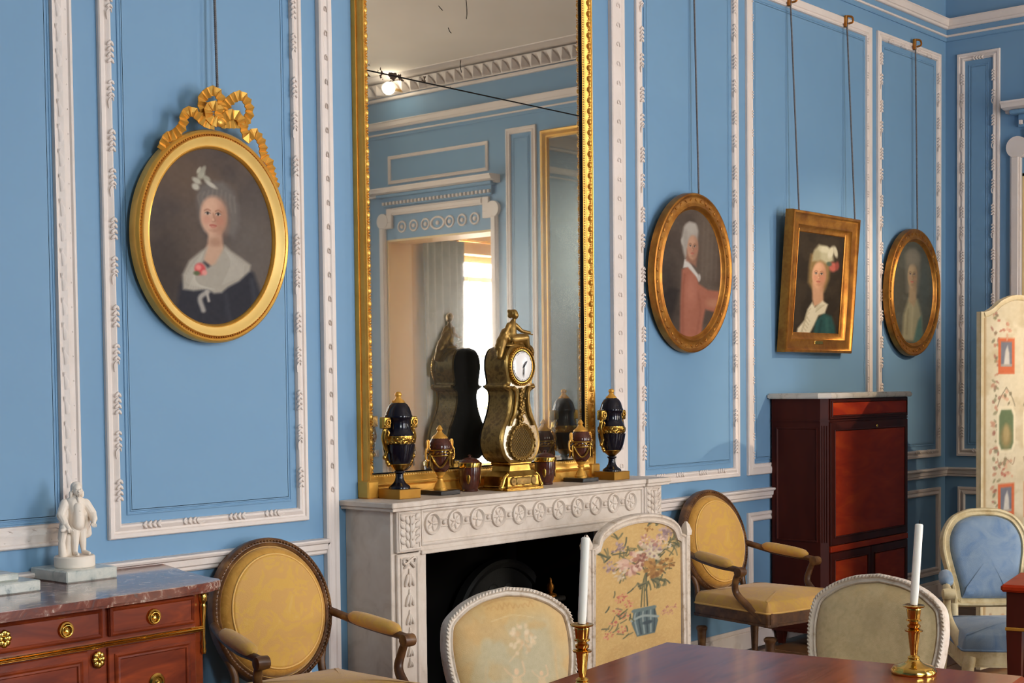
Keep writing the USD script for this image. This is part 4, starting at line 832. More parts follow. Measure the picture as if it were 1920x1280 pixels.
ck.add('back_panel', wallmap(slab(inset(outl, .004), -.080, -.074), 'back'), BLACKM, smooth=False)
ck.add('case_edge', wallmap(shapering(outl[::-1] if Polygon(outl).exterior.is_ccw is False else outl, [(-.003, .046), (-.004, .056), (.004, .063), (.012, .060), (.014, .050)]), 'back'), OLDB, smooth=40)
bs = [hull([(sx*.125, sy*.085, z) for sx in (-1, 1) for sy in (-1, 1) for z in (0, .012)]), box(-.112, .112, -.076, .076, .012, .020, .003)]
for z0, z1, w0, w1, d0, d1 in ((.020, .062, .108, .104, .072, .070), (.062, .086, .106, .084, .072, .060), (.086, .112, .074, .064, .054, .05)):
    bs.append(hull([(sx*w, sy*d, z) for sx in (-1, 1) for sy in (-1, 1) for z, w, d in ((z0, w0, d0), (z1, w1, d1))]))
bs.append(box(-.078, .078, -.058, .058, .112, .128, .005))
ck.add('base', join(*bs), BRONZE, smooth=30)
ck.add('base_panel', join(*[moved(lathe([(0, .004), (.016, .004), (.020, .0), (.022, -.003)], 18), (x, -.073, .040), rx=90) for x in (-.07, 0, .07)], box(-.05, .05, -.078, -.070, .024, .058, .004)), OLDB, smooth=40)
for s in (-1, 1): ck.add('scroll_foot', moved(tube(smoothpath([(0, 0, .075), (s*.02, 0, .06), (s*.035, 0, .03), (s*.045, 0, .016), (s*.03, 0, .014)], 5), np.linspace(.008, .012, 21), 8, up=(0, 1, 0)), (s*.095, -.06, 0)), BRASS, smooth=50)
# bell grille and wreath on the belly
gp = [(.082*math.cos(a)*(1-.14*math.sin(a)), .215+.078*math.sin(a)) for a in np.linspace(0, 2*math.pi, 41)[:-1]]
ck.add('grille_panel', wallmap(slab(np.array(gp), .058, .062), 'back'), M('dark_grille_cloth', lin(88, 70, 34), rough=.5, metal=.3))
lat = []
pg = Polygon(gp)
for k in range(-9, 10):
    for s in (-1, 1):
        from shapely.geometry import LineString
        L_ = pg.intersection(LineString([(k*.016-.12, .215-s*.12), (k*.016+.12, .215+s*.12)]))
        if L_.is_empty or L_.geom_type != 'LineString': continue
        (xa, za), (xb, zb) = L_.coords[0], L_.coords[-1]; lat.append(tube(np.array([(xa, -.064, za), (xb, -.064, zb)]), .0017, 4, up=(0, 1, 0)))
ck.add('lattice', join(*lat), OLDB, smooth=50)
wr_ = [shapering(gp, [(-.004, .056), (-.004, .066), (.004, .070), (.010, .066), (.012, .060)])]
for q in range(36):
    a = q*2*math.pi/36; x, z = .084*math.cos(a)*(1-.14*math.sin(a)), .215+.080*math.sin(a); e = trimesh.creation.icosphere(0, 1.0); e.vertices *= (.010, .0055, .006)
    e.apply_transform(trimesh.transformations.rotation_matrix(a+math.pi/2+(.6 if q % 2 else -.6), [0, 0, 1])); e.apply_translation((x, z, .070)); wr_.append(e)
ck.add('wreath', wallmap(join(*wr_), 'back'), OLDB, smooth=50)
for s in (-1, 1):
    g = [tube(smoothpath([(s*.058, -.066, .462), (s*.040, -.072, .44), (s*.040, -.070, .39), (s*.052, -.068, .34), (s*.072, -.068, .31), (s*.078, -.066, .29)], 6), np.linspace(.010, .007, 31), 7, up=(0, 1, 0)), ball((s*.085, -.055, .464), .016, 1, (1.2, 1, .6))]
    ck.add('side_scroll', join(*g), OLDB, smooth=50)
r_ = np.random.default_rng(4); fest = [ball((r_.normal(0, .010), -.068, z), .007+.004*r_.random(), 0, (1, .8, 1.1)) for z in np.linspace(.29, .45, 34)]+[box(-.004, .004, -.068, -.06, .285, .455)]
ck.add('festoon', join(*fest), OLDB, smooth=60)
dl = ck.add('bezel', wallmap(moved(lathe([(.02, .050), (.086, .050), (.088, .068), (.084, .076), (.080, .078), (.076, .072), (.02, .071)], 48), (0, .556, 0)), 'back'), BRONZE, smooth=40)
ck.add('bead_rim', wallmap(join(*[moved(trimesh.creation.icosphere(0, .0042), (.0845*math.cos(a), .556+.0845*math.sin(a), .074)) for a in np.arange(44)*2*np.pi/44]), 'back'), GOLD, under=dl, kind='stuff')
ENAM = M('white_enamel', lin(240, 236, 232), rough=.15, coat=.5)
dd = ck.add('dial', wallmap(moved(lathe([(.074, .071), (.060, .076), (.03, .0795), (0, .081)], 48), (0, .556, 0)), 'back'), ENAM, smooth=True)
INK = M('black_enamel', lin(24, 24, 34), rough=.3)
def onface(x, z, lift=.0): return .0815-.0102*((x*x+z*z)/.074**2)+lift
nums = []
for k, tx in enumerate(('XII', 'I', 'II', 'III', 'IIII', 'V', 'VI', 'VII', 'VIII', 'IX', 'X', 'XI')):
    tm = meshkit.text_mesh(tx, .0125, .0006, bold=True); c = tm.bounds.mean(0); tm.apply_translation((-c[0], -c[1], 0)); a = k*math.pi/6
    tm.apply_transform(trimesh.transformations.rotation_matrix(-a, [0, 0, 1])); x, z = .056*math.sin(a), .056*math.cos(a); tm.apply_translation((x, z, onface(x, z, -.0002))); nums.append(tm)
for k in range(60):
    a = k*math.pi/30; x, z = .069*math.sin(a), .069*math.cos(a); nums.append(ball((x, z, onface(x, z)), .0008, 0))
ck.add('numerals', wallmap(moved(join(*nums), (0, .556, 0)), 'back'), INK, under=dd, smooth=False)
for nm, a, L, w in (('hour_hand', math.radians(42), .034, .0045), ('minute_hand', math.radians(184), .052, .0035)):
    hd = hull([(-w*.4, -.010, 0), (w*.4, -.010, 0), (-w, L*.6, 0), (w, L*.6, 0), (0, L, 0), (0, L, .0015), (-w*.4, -.010, .0015), (w*.4, -.010, .0015), (-w, L*.6, .0015), (w, L*.6, .0015)])
    hd.apply_transform(trimesh.transformations.rotation_matrix(-a, [0, 0, 1])); ck.add(nm, wallmap(join(moved(hd, (0, .556, .083)), ball((0, .556, .084), .004, 1)), 'back'), M('blued_steel_'+nm, lin(40, 40, 48), rough=.3, metal=.6), under=dd, smooth=False)
# seated figure on top
fz = .645
FB = [[[(-.012, -.02, fz+.030, .026), (-.006, -.02, fz+.075, .020)], [(-.006, -.02, fz+.075, .020), (0, -.022, fz+.098, .013)], [(0, -.022, fz+.098, .010), (.004, -.026, fz+.112, .008)], [(.006, -.028, fz+.128, .016), (.004, -.026, fz+.138, .015)],
    [(-.012, -.03, fz+.030, .022), (.036, -.058, fz+.036, .017)], [(.036, -.058, fz+.036, .016), (.050, -.058, fz+.0, .010)], [(-.012, -.02, fz+.028, .024), (.030, -.040, fz+.020, .016)], [(.030, -.040, fz+.020, .015), (.060, -.040, fz+.006, .009)],
    [(.016, -.022, fz+.088, .011), (.040, -.036, fz+.064, .008)], [(.040, -.036, fz+.064, .008), (.074, -.048, fz+.058, .006)], [(-.022, -.02, fz+.088, .011), (-.044, -.020, fz+.056, .009)], [(-.044, -.020, fz+.056, .008), (-.030, -.030, fz+.028, .007)],
    [(-.030, -.01, fz+.055, .022), (-.074, -.01, fz-.004, .018)], [(-.055, -.01, fz+.02, .024), (-.080, -.02, fz-.040, .014)]],
[[(.0, -.020, fz+.136, .0165), (-.006, -.014, fz+.128, .012)], [(-.006, -.012, fz+.142, .010), (-.010, -.010, fz+.146, .007)]]]
grow = lambda bones: [[(x*1.12-.006, y*1.1, fz+(z-fz)*1.10, r_*1.13) for x, y, z, r_ in bn] for bn in bones]
ck.add('figure', blob(grow(FB[0]), .006, 8), OLDB, smooth=True, label='seated bronze figure')
ck.add('figure_hair', blob(grow(FB[1]), .005, 6), OLDB, smooth=True)
ck.add('scythe', tube(smoothpath([(.045, -.05, fz+.062), (.075, -.05, fz+.058), (.100, -.05, fz+.056)], 4), [.003]*8+[.004], 5), OLDB)
ck.add('cloud_scroll', join(tube(smoothpath([(.01, -.04, fz), (.05, -.055, fz+.004), (.085, -.055, fz-.012), (.092, -.05, fz-.04), (.078, -.05, fz-.05)], 6), np.linspace(.010, .012, 25), 7), ball((-.02, -.02, fz+.004), .03, 2, (1.8, 1.2, .5))), OLDB, smooth=50)

# ---------------------------------------------------------------- white figurine on a marble plinth on the commode
ZT = .911
VEIN = M('grey_veined_marble', lin(196, 198, 190), rough=.25, ramp=[(.30, lin(120, 132, 130)), (.42, lin(186, 190, 182)), (.6, lin(206, 206, 196)), (.75, lin(170, 176, 168))], vscale=11, distort=1.5, detail=4, coat=.3)
t = Thing('marble_plinth', 'square grey-white marble plinth under the white figurine', 'plinth', (2.755, -.130, ZT))
t.add('slab', box(-.098, .098, -.112, .112, 0, .040, .004), VEIN)
BISC = M('white_biscuit', lin(240, 226, 210), rough=.5, spec=.4)
bz = ZT+.0402
fg = Thing('figurine', 'white biscuit figurine of a standing man in a long coat on the marble plinth', 'figurine', (2.760, -.128, bz), -14)
fg.add('base', lathe([(.066, 0), (.068, .004), (.068, .034), (.064, .038), (0, .039)], 36), BISC, smooth=40)
g = .039
fg.add('body', blob([
    [(.026, -.006, g+.085, .017), (.026, -.008, g+.050, .0125)], [(.026, -.008, g+.050, .0135), (.030, -.006, g+.014, .008)], [(.030, -.006, g+.010, .0085), (.040, -.034, g+.006, .006)],      # leg, calf, foot
    [(.000, -.010, g+.090, .018), (-.004, -.022, g+.048, .013)], [(-.004, -.022, g+.048, .013), (-.006, -.024, g+.012, .009)], [(-.006, -.024, g+.010, .009), (-.004, -.046, g+.006, .006)],
    [(.010, -.006, g+.100, .027), (.008, -.004, g+.150, .027)], [(.008, -.004, g+.150, .028), (.006, -.002, g+.182, .030, 1.15, .8, .7)], [(.006, -.002, g+.188, .014), (.008, -.006, g+.210, .011)],
    [(.010, -.012, g+.226, .0195, .85, .95, 1.12), (.010, -.016, g+.216, .0150)], [(.010, -.030, g+.220, .0045), (.010, -.032, g+.216, .004)],     # head, nose
    [(-.030, 0, g+.180, .014), (-.046, -.010, g+.140, .0125)], [(-.046, -.010, g+.140, .012), (-.036, -.036, g+.106, .009)], [(-.036, -.036, g+.106, .0085), (-.032, -.044, g+.096, .007)],
    [(.042, 0, g+.178, .014), (.062, -.008, g+.142, .0125)], [(.062, -.008, g+.142, .012), (.058, -.036, g+.118, .009)], [(.058, -.036, g+.116, .008), (.054, -.046, g+.110, .007)]], .005, 6), BISC, smooth=True)
fg.add('coat', blob([[(-.026, .004, g+.150, .016), (-.036, .014, g+.060, .016)], [(.040, .004, g+.150, .015), (.052, .012, g+.070, .014)], [(.006, .020, g+.150, .020), (.004, .028, g+.058, .024)], [(-.036, .014, g+.060, .015), (.004, .028, g+.058, .020), (.050, .012, g+.066, .012)],
    [(-.030, 0, g+.176, .0165), (-.046, -.008, g+.140, .0155)], [(.043, 0, g+.174, .0165), (.062, -.006, g+.140, .0155)], [(.062, -.006, g+.138, .015), (.060, -.028, g+.122, .013)], [(-.046, -.008, g+.138, .015), (-.040, -.028, g+.112, .013)], [(-.02, .006, g+.172, .022), (.034, .006, g+.172, .022)]], .006, 6), BISC, smooth=True)
fg.add('waistcoat', join(blob([[(.008, -.020, g+.165, .018), (.009, -.020, g+.105, .022)]], .007, 5), *[ball((.010, -.0385, g+.10+q*.013), .002, 0) for q in range(5)]), BISC, smooth=True)
fg.add('hair', blob([[(.010, -.004, g+.232, .0205), (.010, .006, g+.212, .017)], [(-.008, -.006, g+.214, .008), (-.010, -.004, g+.202, .007)], [(.028, -.006, g+.214, .008), (.030, -.004, g+.202, .007)], [(.010, .014, g+.204, .012), (.010, .018, g+.182, .008)]], .005, 5), BISC, smooth=True)
fg.add('cravat', blob([[(.010, -.022, g+.196, .007), (.010, -.024, g+.184, .005)]], .004, 4), BISC, smooth=True)
fg.add('face_features', join(*[ball((.010+s*.0068, -.0285, g+.2265), .0022, 1) for s in (-1, 1)], ball((.010, -.0305, g+.2115), .003, 1, (1.5, .6, .6)), *[ball((.010+s*.0175, -.012, g+.220), .0045, 1, (.5, .8, 1.2)) for s in (-1, 1)]), BISC, smooth=True)
def fingers(x, y, z, d):
    ms = []
    for q in range(4): ms.append(tube(np.array([(x+(q-1.5)*.0035, y, z), (x+(q-1.5)*.004, y-.006, z-.006), (x+(q-1.5)*.004, y-.005, z-.012-.001*(q in (1, 2)))]), [.0022, .002, .0015], 5, up=(1, 0, 0)))
    ms.append(tube(np.array([(x+d*.006, y+.002, z), (x+d*.010, y-.005, z-.004), (x+d*.009, y-.008, z-.008)]), [.0024, .002, .0016], 5, up=(1, 0, 0))); return join(*ms)
fg.add('hand', fingers(-.031, -.047, g+.094, 1), BISC, smooth=True); fg.add('hand', fingers(.053, -.049, g+.108, -1), BISC, smooth=True)
fg.add('drapery', blob([[(-.044, -.030, g+.098, .013), (-.050, -.022, g+.046, .012)], [(-.050, -.022, g+.046, .012), (-.046, -.018, g+.004, .015)], [(-.030, -.034, g+.094, .010), (-.054, -.040, g+.090, .007)], [(-.02, -.006, g+.06, .015), (-.022, -.004, g+.004, .017)]], .006, 5), BISC, smooth=True)
t = Thing('marble_plinth', 'two-tiered blue-grey veined marble plinth at the left edge of the commode', 'plinth', (2.40, -.19, ZT))
t.add('lower_slab', box(-.115, .115, -.13, .13, 0, .036, .004), VEIN); t.add('upper_slab', box(-.115, .065, -.085, .13, .036, .060, .004), VEIN)
# ---------------------------------------------------------------- commode at the left edge
cm = Thing('commode', 'mahogany commode with red marble top and brass ring handles at the left edge', 'commode', (2.2, -.31, 0))
REDM = M('red_breccia_marble', lin(120, 70, 58), rough=.16, ramp=[(.28, lin(96, 84, 86)), (.42, lin(112, 62, 50)), (.52, lin(128, 72, 58)), (.585, lin(150, 112, 98)), (.62, lin(206, 182, 164)), (.66, lin(130, 84, 72)), (.8, lin(110, 96, 96))], vscale=15, distort=1.4, detail=5, coat=.4, spec=.5)
top = [(1.15, -.02), (1.10, -.60), (1.22, -.635), (2.55, -.635), (2.58, -.628), (2.84, -.618), (2.93, -.61), (2.98, -.60), (3.03, -.575), (3.05, -.54), (3.055, -.48), (3.085, -.36), (3.106, -.268), (3.15, -.15), (3.192, -.02)]
def C(n, m, mat, **k): return cm.add(n, m, mat, world=True, **k)
tp = np.array(top)
C('marble_top', join(moved(extrude(tp, .022), (0, 0, .888)), moved(extrude(inset(tp, .006), .007), (0, 0, .904)), moved(extrude(inset(tp, .008), .010), (0, 0, .8785))), REDM, smooth=30)
C('body', join(box(1.20, 2.935, -.565, -.03, .10, .879, .004), hull([(x, y, z) for z in (.10, .879) for x, y in ((2.935, -.56), (2.985, -.53), (3.00, -.50), (3.10, -.03), (2.93, -.03))])), MAHOG, smooth=25)
for x0, x1, hx, esc in ((1.26, 2.108, 1.68, 0), (2.112, 2.578, 2.439, 0), (2.586, 2.930, 2.758, 0)):
    dw = C('drawer', join(box(x0+.008, x1-.008, -.578, -.56, .778, .872, .004), wallmap(moved(rectframe(x0+.010, x1-.010, .780, .870, [(0, 0), (0, .004), (.006, .007), (.012, .003), (.013, 0)]), (0, 0, .577)), 'back')), MAHOG)
    pl = wallmap(moved(lathe([(.0, .006), (.006, .007), (.010, .004), (.016, .004), (.019, .008), (.024, .008), (.027, .003), (.027, -.002)], 28), (hx, .822, .578)), 'back')
    C('ring_pull', pl, BRASS, smooth=35, under=dw); C('ring', wallmap(moved(torus(.017, .0028, 24, 6), (hx, .819, .588)), 'back'), BRASS, smooth=True, under=dw)
def escutcheon(x, z, y): return wallmap(moved(join(*[ball((.013*math.cos(a), .017*math.sin(a), 0), .011, 1, (1, 1, .5)) for a in np.arange(8)*math.pi/4], ball((0, 0, .003), .010, 1, (.7, 1, .6))), (x, z, y)), 'back')
es = C('escutcheon', escutcheon(2.235, .822, .579), BRASS, smooth=50)
C('brass_moulding', join(box(1.20, 2.572, -.582, -.55, .748, .753, .002), box(1.20, 2.572, -.588, -.55, .7535, .760, .003), box(1.20, 2.572, -.582, -.55, .7605, .765, .002), box(2.5725, 2.958, -.577, -.55, .748, .753, .002), box(2.5725, 2.958, -.583, -.55, .7535, .760, .003), box(2.5725, 2.958, -.577, -.55, .7605, .765, .002)), BRASS)
for x0, x1 in ((1.36, 2.055), (2.06, 2.52), (2.59, 2.925)):
    d = C('door', box(x0, x1, -.574, -.555, .16, .744, .003), MAHOG)
    C('door_moulding', wallmap(moved(rectframe(x0+.022, x1-.022, .19, .722, [(0, 0), (0, .004), (.006, .008), (.012, .005), (.018, .006), (.022, 0)]), (0, 0, .573)), 'back'), MAHOG, under=d)
C('door_escutcheon', escutcheon(2.555, .712, .576), BRASS, smooth=50)
dp = C('door_pull', wallmap(moved(lathe([(.0, .006), (.006, .007), (.010, .004), (.016, .004), (.019, .008), (.024, .008), (.030, .003), (.030, -.002)], 28), (2.768, .607, .575)), 'back'), BRASS, smooth=35)
C('corner_mount', join(lathe([(.006, .665), (.010, .675), (.007, .69), (.009, .70), (.006, .72), (.008, .78), (.012, .825), (.008, .835), (.014, .845), (.015, .86), (.010, .872), (.006, .876)], 12)), BRASS, smooth=50)
UsdGeom.Xformable(stage.GetPrimAtPath(cm.path+'/corner_mount')).AddTranslateOp().Set((2.978, -.545, 0)); 
for x in (1.26, 2.93): C('foot', hull([(x+sx*r, -.50+sy*r, z) for sx in (-1, 1) for sy in (-1, 1) for z, r in ((0, .022), (.12, .04))]), MAHOG)
for x in (1.26, 2.98): C('foot', hull([(x+sx*r, -.08+sy*r, z) for sx in (-1, 1) for sy in (-1, 1) for z, r in ((0, .022), (.12, .04))]), MAHOG)

# ---------------------------------------------------------------- upholstery helper
def cushion_face(outline, d0, d1, slope, crown=.0, n=7):
    """a padded panel in (a, h, d): outline at depth d0, rising over `slope` inwards to depth d1 with a soft crown"""
    o = np.array(outline, float); c = o.mean(0); rings = []
    for k in range(n+1):
        a = k/n*math.pi/2; e = slope*(1-math.cos(a)); rings.append((e, d0+(d1-d0)*math.sin(a)))
    v, f, m = [], [], len(o)
    t = np.roll(o, -1, 0)-np.roll(o, 1, 0); t /= np.linalg.norm(t, axis=1, keepdims=True); nn = np.c_[t[:, 1], -t[:, 0]]
    for e, d in rings: v += [(*(q-e*k_), d) for q, k_ in zip(o, nn)]
    last = o-slope*nn
    for s in (.8, .6, .4, .2): v += [(*(c+(q-c)*s), d1+crown*(1-s*s)) for q in last]
    R_ = len(v)//m
    for r in range(R_-1):
        for j in range(m): a, b = r*m+j, r*m+(j+1) % m; f += [(a, b, b+m), (a, b+m, a+m)]
    v.append((*c, d1+crown)); f += [((R_-1)*m+j, (R_-1)*m+(j+1) % m, len(v)-1) for j in range(m)]
    r = TM(v, f); return r
def ovalpts(a, b, n=64, c=(0, 0)): t = np.arange(n)*2*np.pi/n; return np.c_[c[0]+a*np.cos(t), c[1]+b*np.sin(t)]
def leanback(m, h, th):
    """(a, h, d) in the chair back's plane (d towards the sitter) -> chair space: lean about the height h"""
    w = wallmap(m, 'back'); v = w.vertices-[0, 0, h]; c, s = math.cos(th), math.sin(th); w.vertices = np.c_[v[:, 0], v[:, 1]*c+v[:, 2]*s, -v[:, 1]*s+v[:, 2]*c]+[0, 0, h]; return w
WALN = M('walnut_gilt_traces', lin(92, 60, 34), rough=.38, ramp=[(.35, lin(70, 42, 22)), (.55, lin(104, 68, 38)), (.72, lin(136, 96, 52))], vscale=14, bump=.0008, bscale=50, spec=.5)
def fabric(name, a, b, c, sc=16, dist=1.5, sheen=.25):
    return M(name, a, rough=.65, ramp=[(.36, a), (.47, a), (.53, b), (.62, b), (.74, c)], vscale=sc, distort=dist, detail=2, bump=.0006, bscale=260, sheen=sheen, spec=.3)
YEL = fabric('yellow_silk_damask', lin(204, 156, 84), lin(208, 162, 74), lin(210, 166, 88), 11, 2.2)
YELD = fabric('yellow_silk_border', lin(196, 144, 60), lin(186, 134, 52), lin(204, 152, 70), 14)
PIPE = M('yellow_piping', lin(226, 180, 100), rough=.6)
def seatpts(wf, wb_, yf, yb, bow=.03, n=10):
    """seat outline, anticlockwise seen from above: back left -> front left -> front right -> back right"""
    pts = [(-wb_, yb)]
    for t in np.linspace(0, 1, n): pts.append((-wf+(2*wf)*t, yf-bow*math.sin(math.pi*t)))
    pts.append((wb_, yb)); return Polygon(pts).buffer(.02, quad_segs=4)
def seat_parts(t, wf, wb_, yf, yb, z0, z1, wood, fab, pipe, crown=.045):
    pg = seatpts(wf, wb_, yf, yb); o = np.array(pg.exterior.coords)[:-1]; o = o[::-1] if not pg.exterior.is_ccw else o
    ins = np.array(pg.buffer(-.012).exterior.coords)[:-1]
    rail = join(extrude(o, z1-z0-.012), moved(extrude(np.array(pg.buffer(.006).exterior.coords)[:-1], .012), (0, 0, .0)))
    t.add('seat_rail', moved(rail, (0, 0, z0)), wood)
    s = cushion_face(o, z1-.012, z1+crown*.75, .035, crown*.5); t.add('seat', s, fab, smooth=60)
    t.add('seat_piping', tube(np.c_[o*.998, np.full(len(o), z1-.008)], .0055, 6, closed=True), pipe, smooth=True)
def fluted_leg(h, r0, r1, n=16):
    return lathe([(r1*.8, 0), (r1*1.2, .012), (r1*1.2, .02), (r1*.85, .03), (r1, .04), (r0, h-.09), (r0*1.25, h-.08), (r0*1.25, h-.07), (r0*.9, h-.062)], n, lobes=lambda a, k: 1-.07*(math.cos(a*8) < 0)*(3 < k < 6))
def armchair_oval(name, label, loc, rot, group):
    t = Thing(name, label, 'armchair', loc, rot, group); th = math.radians(11); hb = .40; yb = .27
    cz = .693; A0, B0 = .268, .288
    put = lambda m: moved(leanback(moved(m, (0, cz, 0)), hb, th), (0, yb, 0))
    t.add('back_frame', put(ovalring(A0, B0, [(0, -.020), (0, .012), (.004, .022), (.011, .026), (.016, .020), (.020, .020), (.026, .026), (.032, .022), (.034, .010), (.034, -.020)], 96)), WALN, smooth=40)
    be = [moved(trimesh.creation.icosphere(0, .0055), ((A0-.013)*math.cos(a), (B0-.013)*math.sin(a), .024)) for a in np.arange(110)*2*np.pi/110]
    t.add('carved_beads', put(join(*be)), WALN, smooth=True, kind='stuff')
    pd = t.add('back_pad', put(cushion_face(ovalpts(A0-.034, B0-.034), .006, .050, .045, .010)), YELD, smooth=60)
    t.add('back_front', put(cushion_face(ovalpts(A0-.070, B0-.070), .046, .056, .010, .012)), YEL, smooth=60, under=pd)
    t.add('back_piping', put(tube(np.c_[ovalpts(A0-.036, B0-.036), np.full(64, .012)], .005, 6, closed=True)), PIPE, smooth=True, under=pd)
    t.add('front_piping', put(tube(np.c_[ovalpts(A0-.068, B0-.068), np.full(64, .050)], .004, 6, closed=True)), PIPE, smooth=True, under=pd)
    t.add('back_cover', put(TM(*(lambda m: (m.vertices*[1, 1, -1], m.faces[:, ::-1]))(cushion_face(ovalpts(A0-.03, B0-.03), .012, .022, .02, .004)))), YELD, smooth=60)
    seat_parts(t, .292, .235, -.265, .235, .325, .400, WALN, YEL, PIPE, .07)
    for s in (-1, 1):
        t.add('back_post', tube(smoothpath([(s*.205, yb-.015, .33), (s*.200, yb, .40), (s*.196, yb+.012, .47), (s*.212, yb+.028, .53)], 6), [.020]*5+[.016]*14, 8, up=(0, 1, 0)), WALN, smooth=50)
        sp = smoothpath([(s*.262, yb+.040, .665), (s*.280, yb-.02, .650), (s*.300, yb-.12, .628), (s*.318, yb-.24, .612), (s*.322, yb-.33, .606), (s*.322, yb-.385, .600)], 6)
        arm = join(tube(sp, np.linspace(.017, .016, len(sp)), 8), moved(lathe([(.016, -.026), (.024, -.024), (.026, 0), (.024, .024), (.016, .026)], 14), (s*.322, yb-.385, .592), ry=90))
        t.add('arm', arm, WALN, smooth=50)
        n_ = 15; q = np.linspace(0, 1, n_); pp = np.c_[np.interp(q, [0, 1], [s*.284, s*.3225]), np.interp(q, [0, 1], [yb-.06, yb-.335]), np.interp(q, [0, 1], [.655, .622])]
        t.add('arm_pad', sweep(pp, circ(1, 12)*[.030, .026], scale=.35+.75*np.sqrt(np.clip(1-(2*q-1)**4, 0, 1))), YEL, smooth=60)
        t.add('arm_support', tube(smoothpath([(s*.322, yb-.375, .596), (s*.318, yb-.35, .54), (s*.306, yb-.345, .48), (s*.296, yb-.40, .425), (s*.290, yb-.475, .375), (s*.288, yb-.505, .345)], 7), np.linspace(.015, .023, 36), 9, up=(0, 1, 0)), WALN, smooth=50)
        t.add('leg', moved(fluted_leg(.33, .026, .015), (s*.270, -.262, 0)), WALN, smooth=40); t.add('leg', moved(fluted_leg(.33, .024, .015), (s*.225, .222, 0)), WALN, smooth=40)
        t.add('leg_block', box(s*.270-.030, s*.270+.030, -.295, -.235, .318, .395, .006), WALN)
    return t
YA = armchair_oval('oval_back_armchair', 'yellow damask armchair with oval back between the commode and the mantelpiece', (3.573, -.455, 0), -7.5, 'yellow oval back armchairs along the wall')
copy_thing(YA, 'oval_back_armchair', 'yellow damask armchair with oval back between the fire screen and the secretaire', 'armchair', (6.658, -.477, 0), -6.5, 'yellow oval back armchairs along the wall')

# ---------------------------------------------------------------- tapestry chairs at the table
GREY = M('worn_grey_white_paint', lin(206, 190, 172), rough=.5, ramp=[(.3, lin(174, 152, 128)), (.45, lin(206, 190, 172)), (.7, lin(216, 202, 186))], vscale=26, bump=.0008, bscale=70)
CLOTH = painted('woven_tapestry', rough=.8, bump=.0007, bscale=320, sheen=.2)
BACKH = [(0, 0), (.085, -.012), (.145, -.033), (.185, -.055), (.232, -.095), (.248, -.145), (.252, -.213), (.240, -.303), (.205, -.40), (.12, -.455), (0, -.465)]
def back_outline(sc=1.0):
    h = smoothpath(BACKH, 5); return np.vstack([h, (h*[-1, 1])[::-1][1:-1]])[::-1]*sc
def tapestry_chair(name, label, loc, rot, painter, scene=None, ztop=.92):
    t = Thing(name, label, 'chair', loc, rot); th = math.radians(12); hb = .40; yb = .23
    o = back_outline(); put = lambda m: moved(leanback(moved(m, (0, ztop, 0)), hb, th), (0, yb, 0))
    t.add('back_frame', put(shapering(o, [(0, -.018), (0, .014), (.005, .022), (.012, .024), (.017, .017), (.022, .016), (.027, .020), (.031, .016), (.032, .004), (.032, -.018)])), GREY, smooth=40)
    L = np.r_[0, np.cumsum(np.linalg.norm(np.diff(np.vstack([o, o[:1]]), axis=0), axis=1))]; be = []; N = int(L[-1]/.0135)
    for q in range(N):
        s = q*L[-1]/N; i = min(np.searchsorted(L, s, 'right')-1, len(o)-1); a, b = o[i], o[(i+1) % len(o)]; k = (s-L[i])/(L[i+1]-L[i]); c = a+(b-a)*k; d = (b-a)/np.linalg.norm(b-a); nn = np.array([d[1], -d[0]])
        e = trimesh.creation.icosphere(0, 1.0); e.vertices *= (.0085, .0042, .005); e.apply_transform(trimesh.transformations.rotation_matrix(math.atan2(d[1], d[0])+.8, [0, 0, 1])); e.apply_translation((*(c-nn*.008), .023)); be.append(e)
    t.add('ribbon_carving', put(join(*be)), GREY, smooth=50, kind='stuff')
    pg = Polygon(o).buffer(-.030); io = np.array(pg.exterior.coords)[:-1]; io = io if pg.exterior.is_ccw else io[::-1]
    x0, y0, x1, y1 = pg.bounds; nx, ny = 130, 110
    cv = canvas((x1-x0)/2, (y1-y0)/2, nx, ny); cv.vertices += [(x0+x1)/2, (y0+y1)/2, 0]
    import shapely
    V = cv.vertices; dist = shapely.distance(pg.exterior, shapely.points(V[:, :2])); ins = shapely.contains_xy(pg, V[:, 0], V[:, 1])
    V[:, 2] = np.where(ins, .004+.034*np.sqrt(np.clip(1-(1-np.clip(dist/.09, 0, 1))**2, 0, 1)), .004); keep = ins[cv.faces].any(1)
    f = cv.faces[keep]; used = np.unique(f); re = np.full(len(V), -1); re[used] = np.arange(len(used)); V = V[used]; cv = TM(V, re[f])
    p = painter(V[:, 0], V[:, 1])
    t.add('back_tapestry', put(cv), CLOTH, smooth=True, paint=p.linear())
    t.add('back_cover', put(moved(extrude(io, .01), (0, 0, -.012))), M('linen_'+str(len(_mats)), lin(206, 182, 140), rough=.85))
    seat_parts(t, .25, .205, -.24, .22, .325, .395, GREY, LINEN, LINEN, .06)
    for s in (-1, 1):
        t.add('back_post', tube(smoothpath([(s*.19, .225, .33), (s*.19, .235, .40), (s*.2, .245, .47)], 5), .018, 8, up=(0, 1, 0)), GREY, smooth=50)
        t.add('leg', moved(fluted_leg(.33, .024, .014), (s*.225, -.235, 0)), GREY, smooth=40); t.add('leg', moved(fluted_leg(.33, .022, .014), (s*.195, .21, 0)), GREY, smooth=40)
    return t
LINEN = fabric('cream_silk', lin(214, 186, 134), lin(206, 178, 128), lin(222, 196, 146), 12)
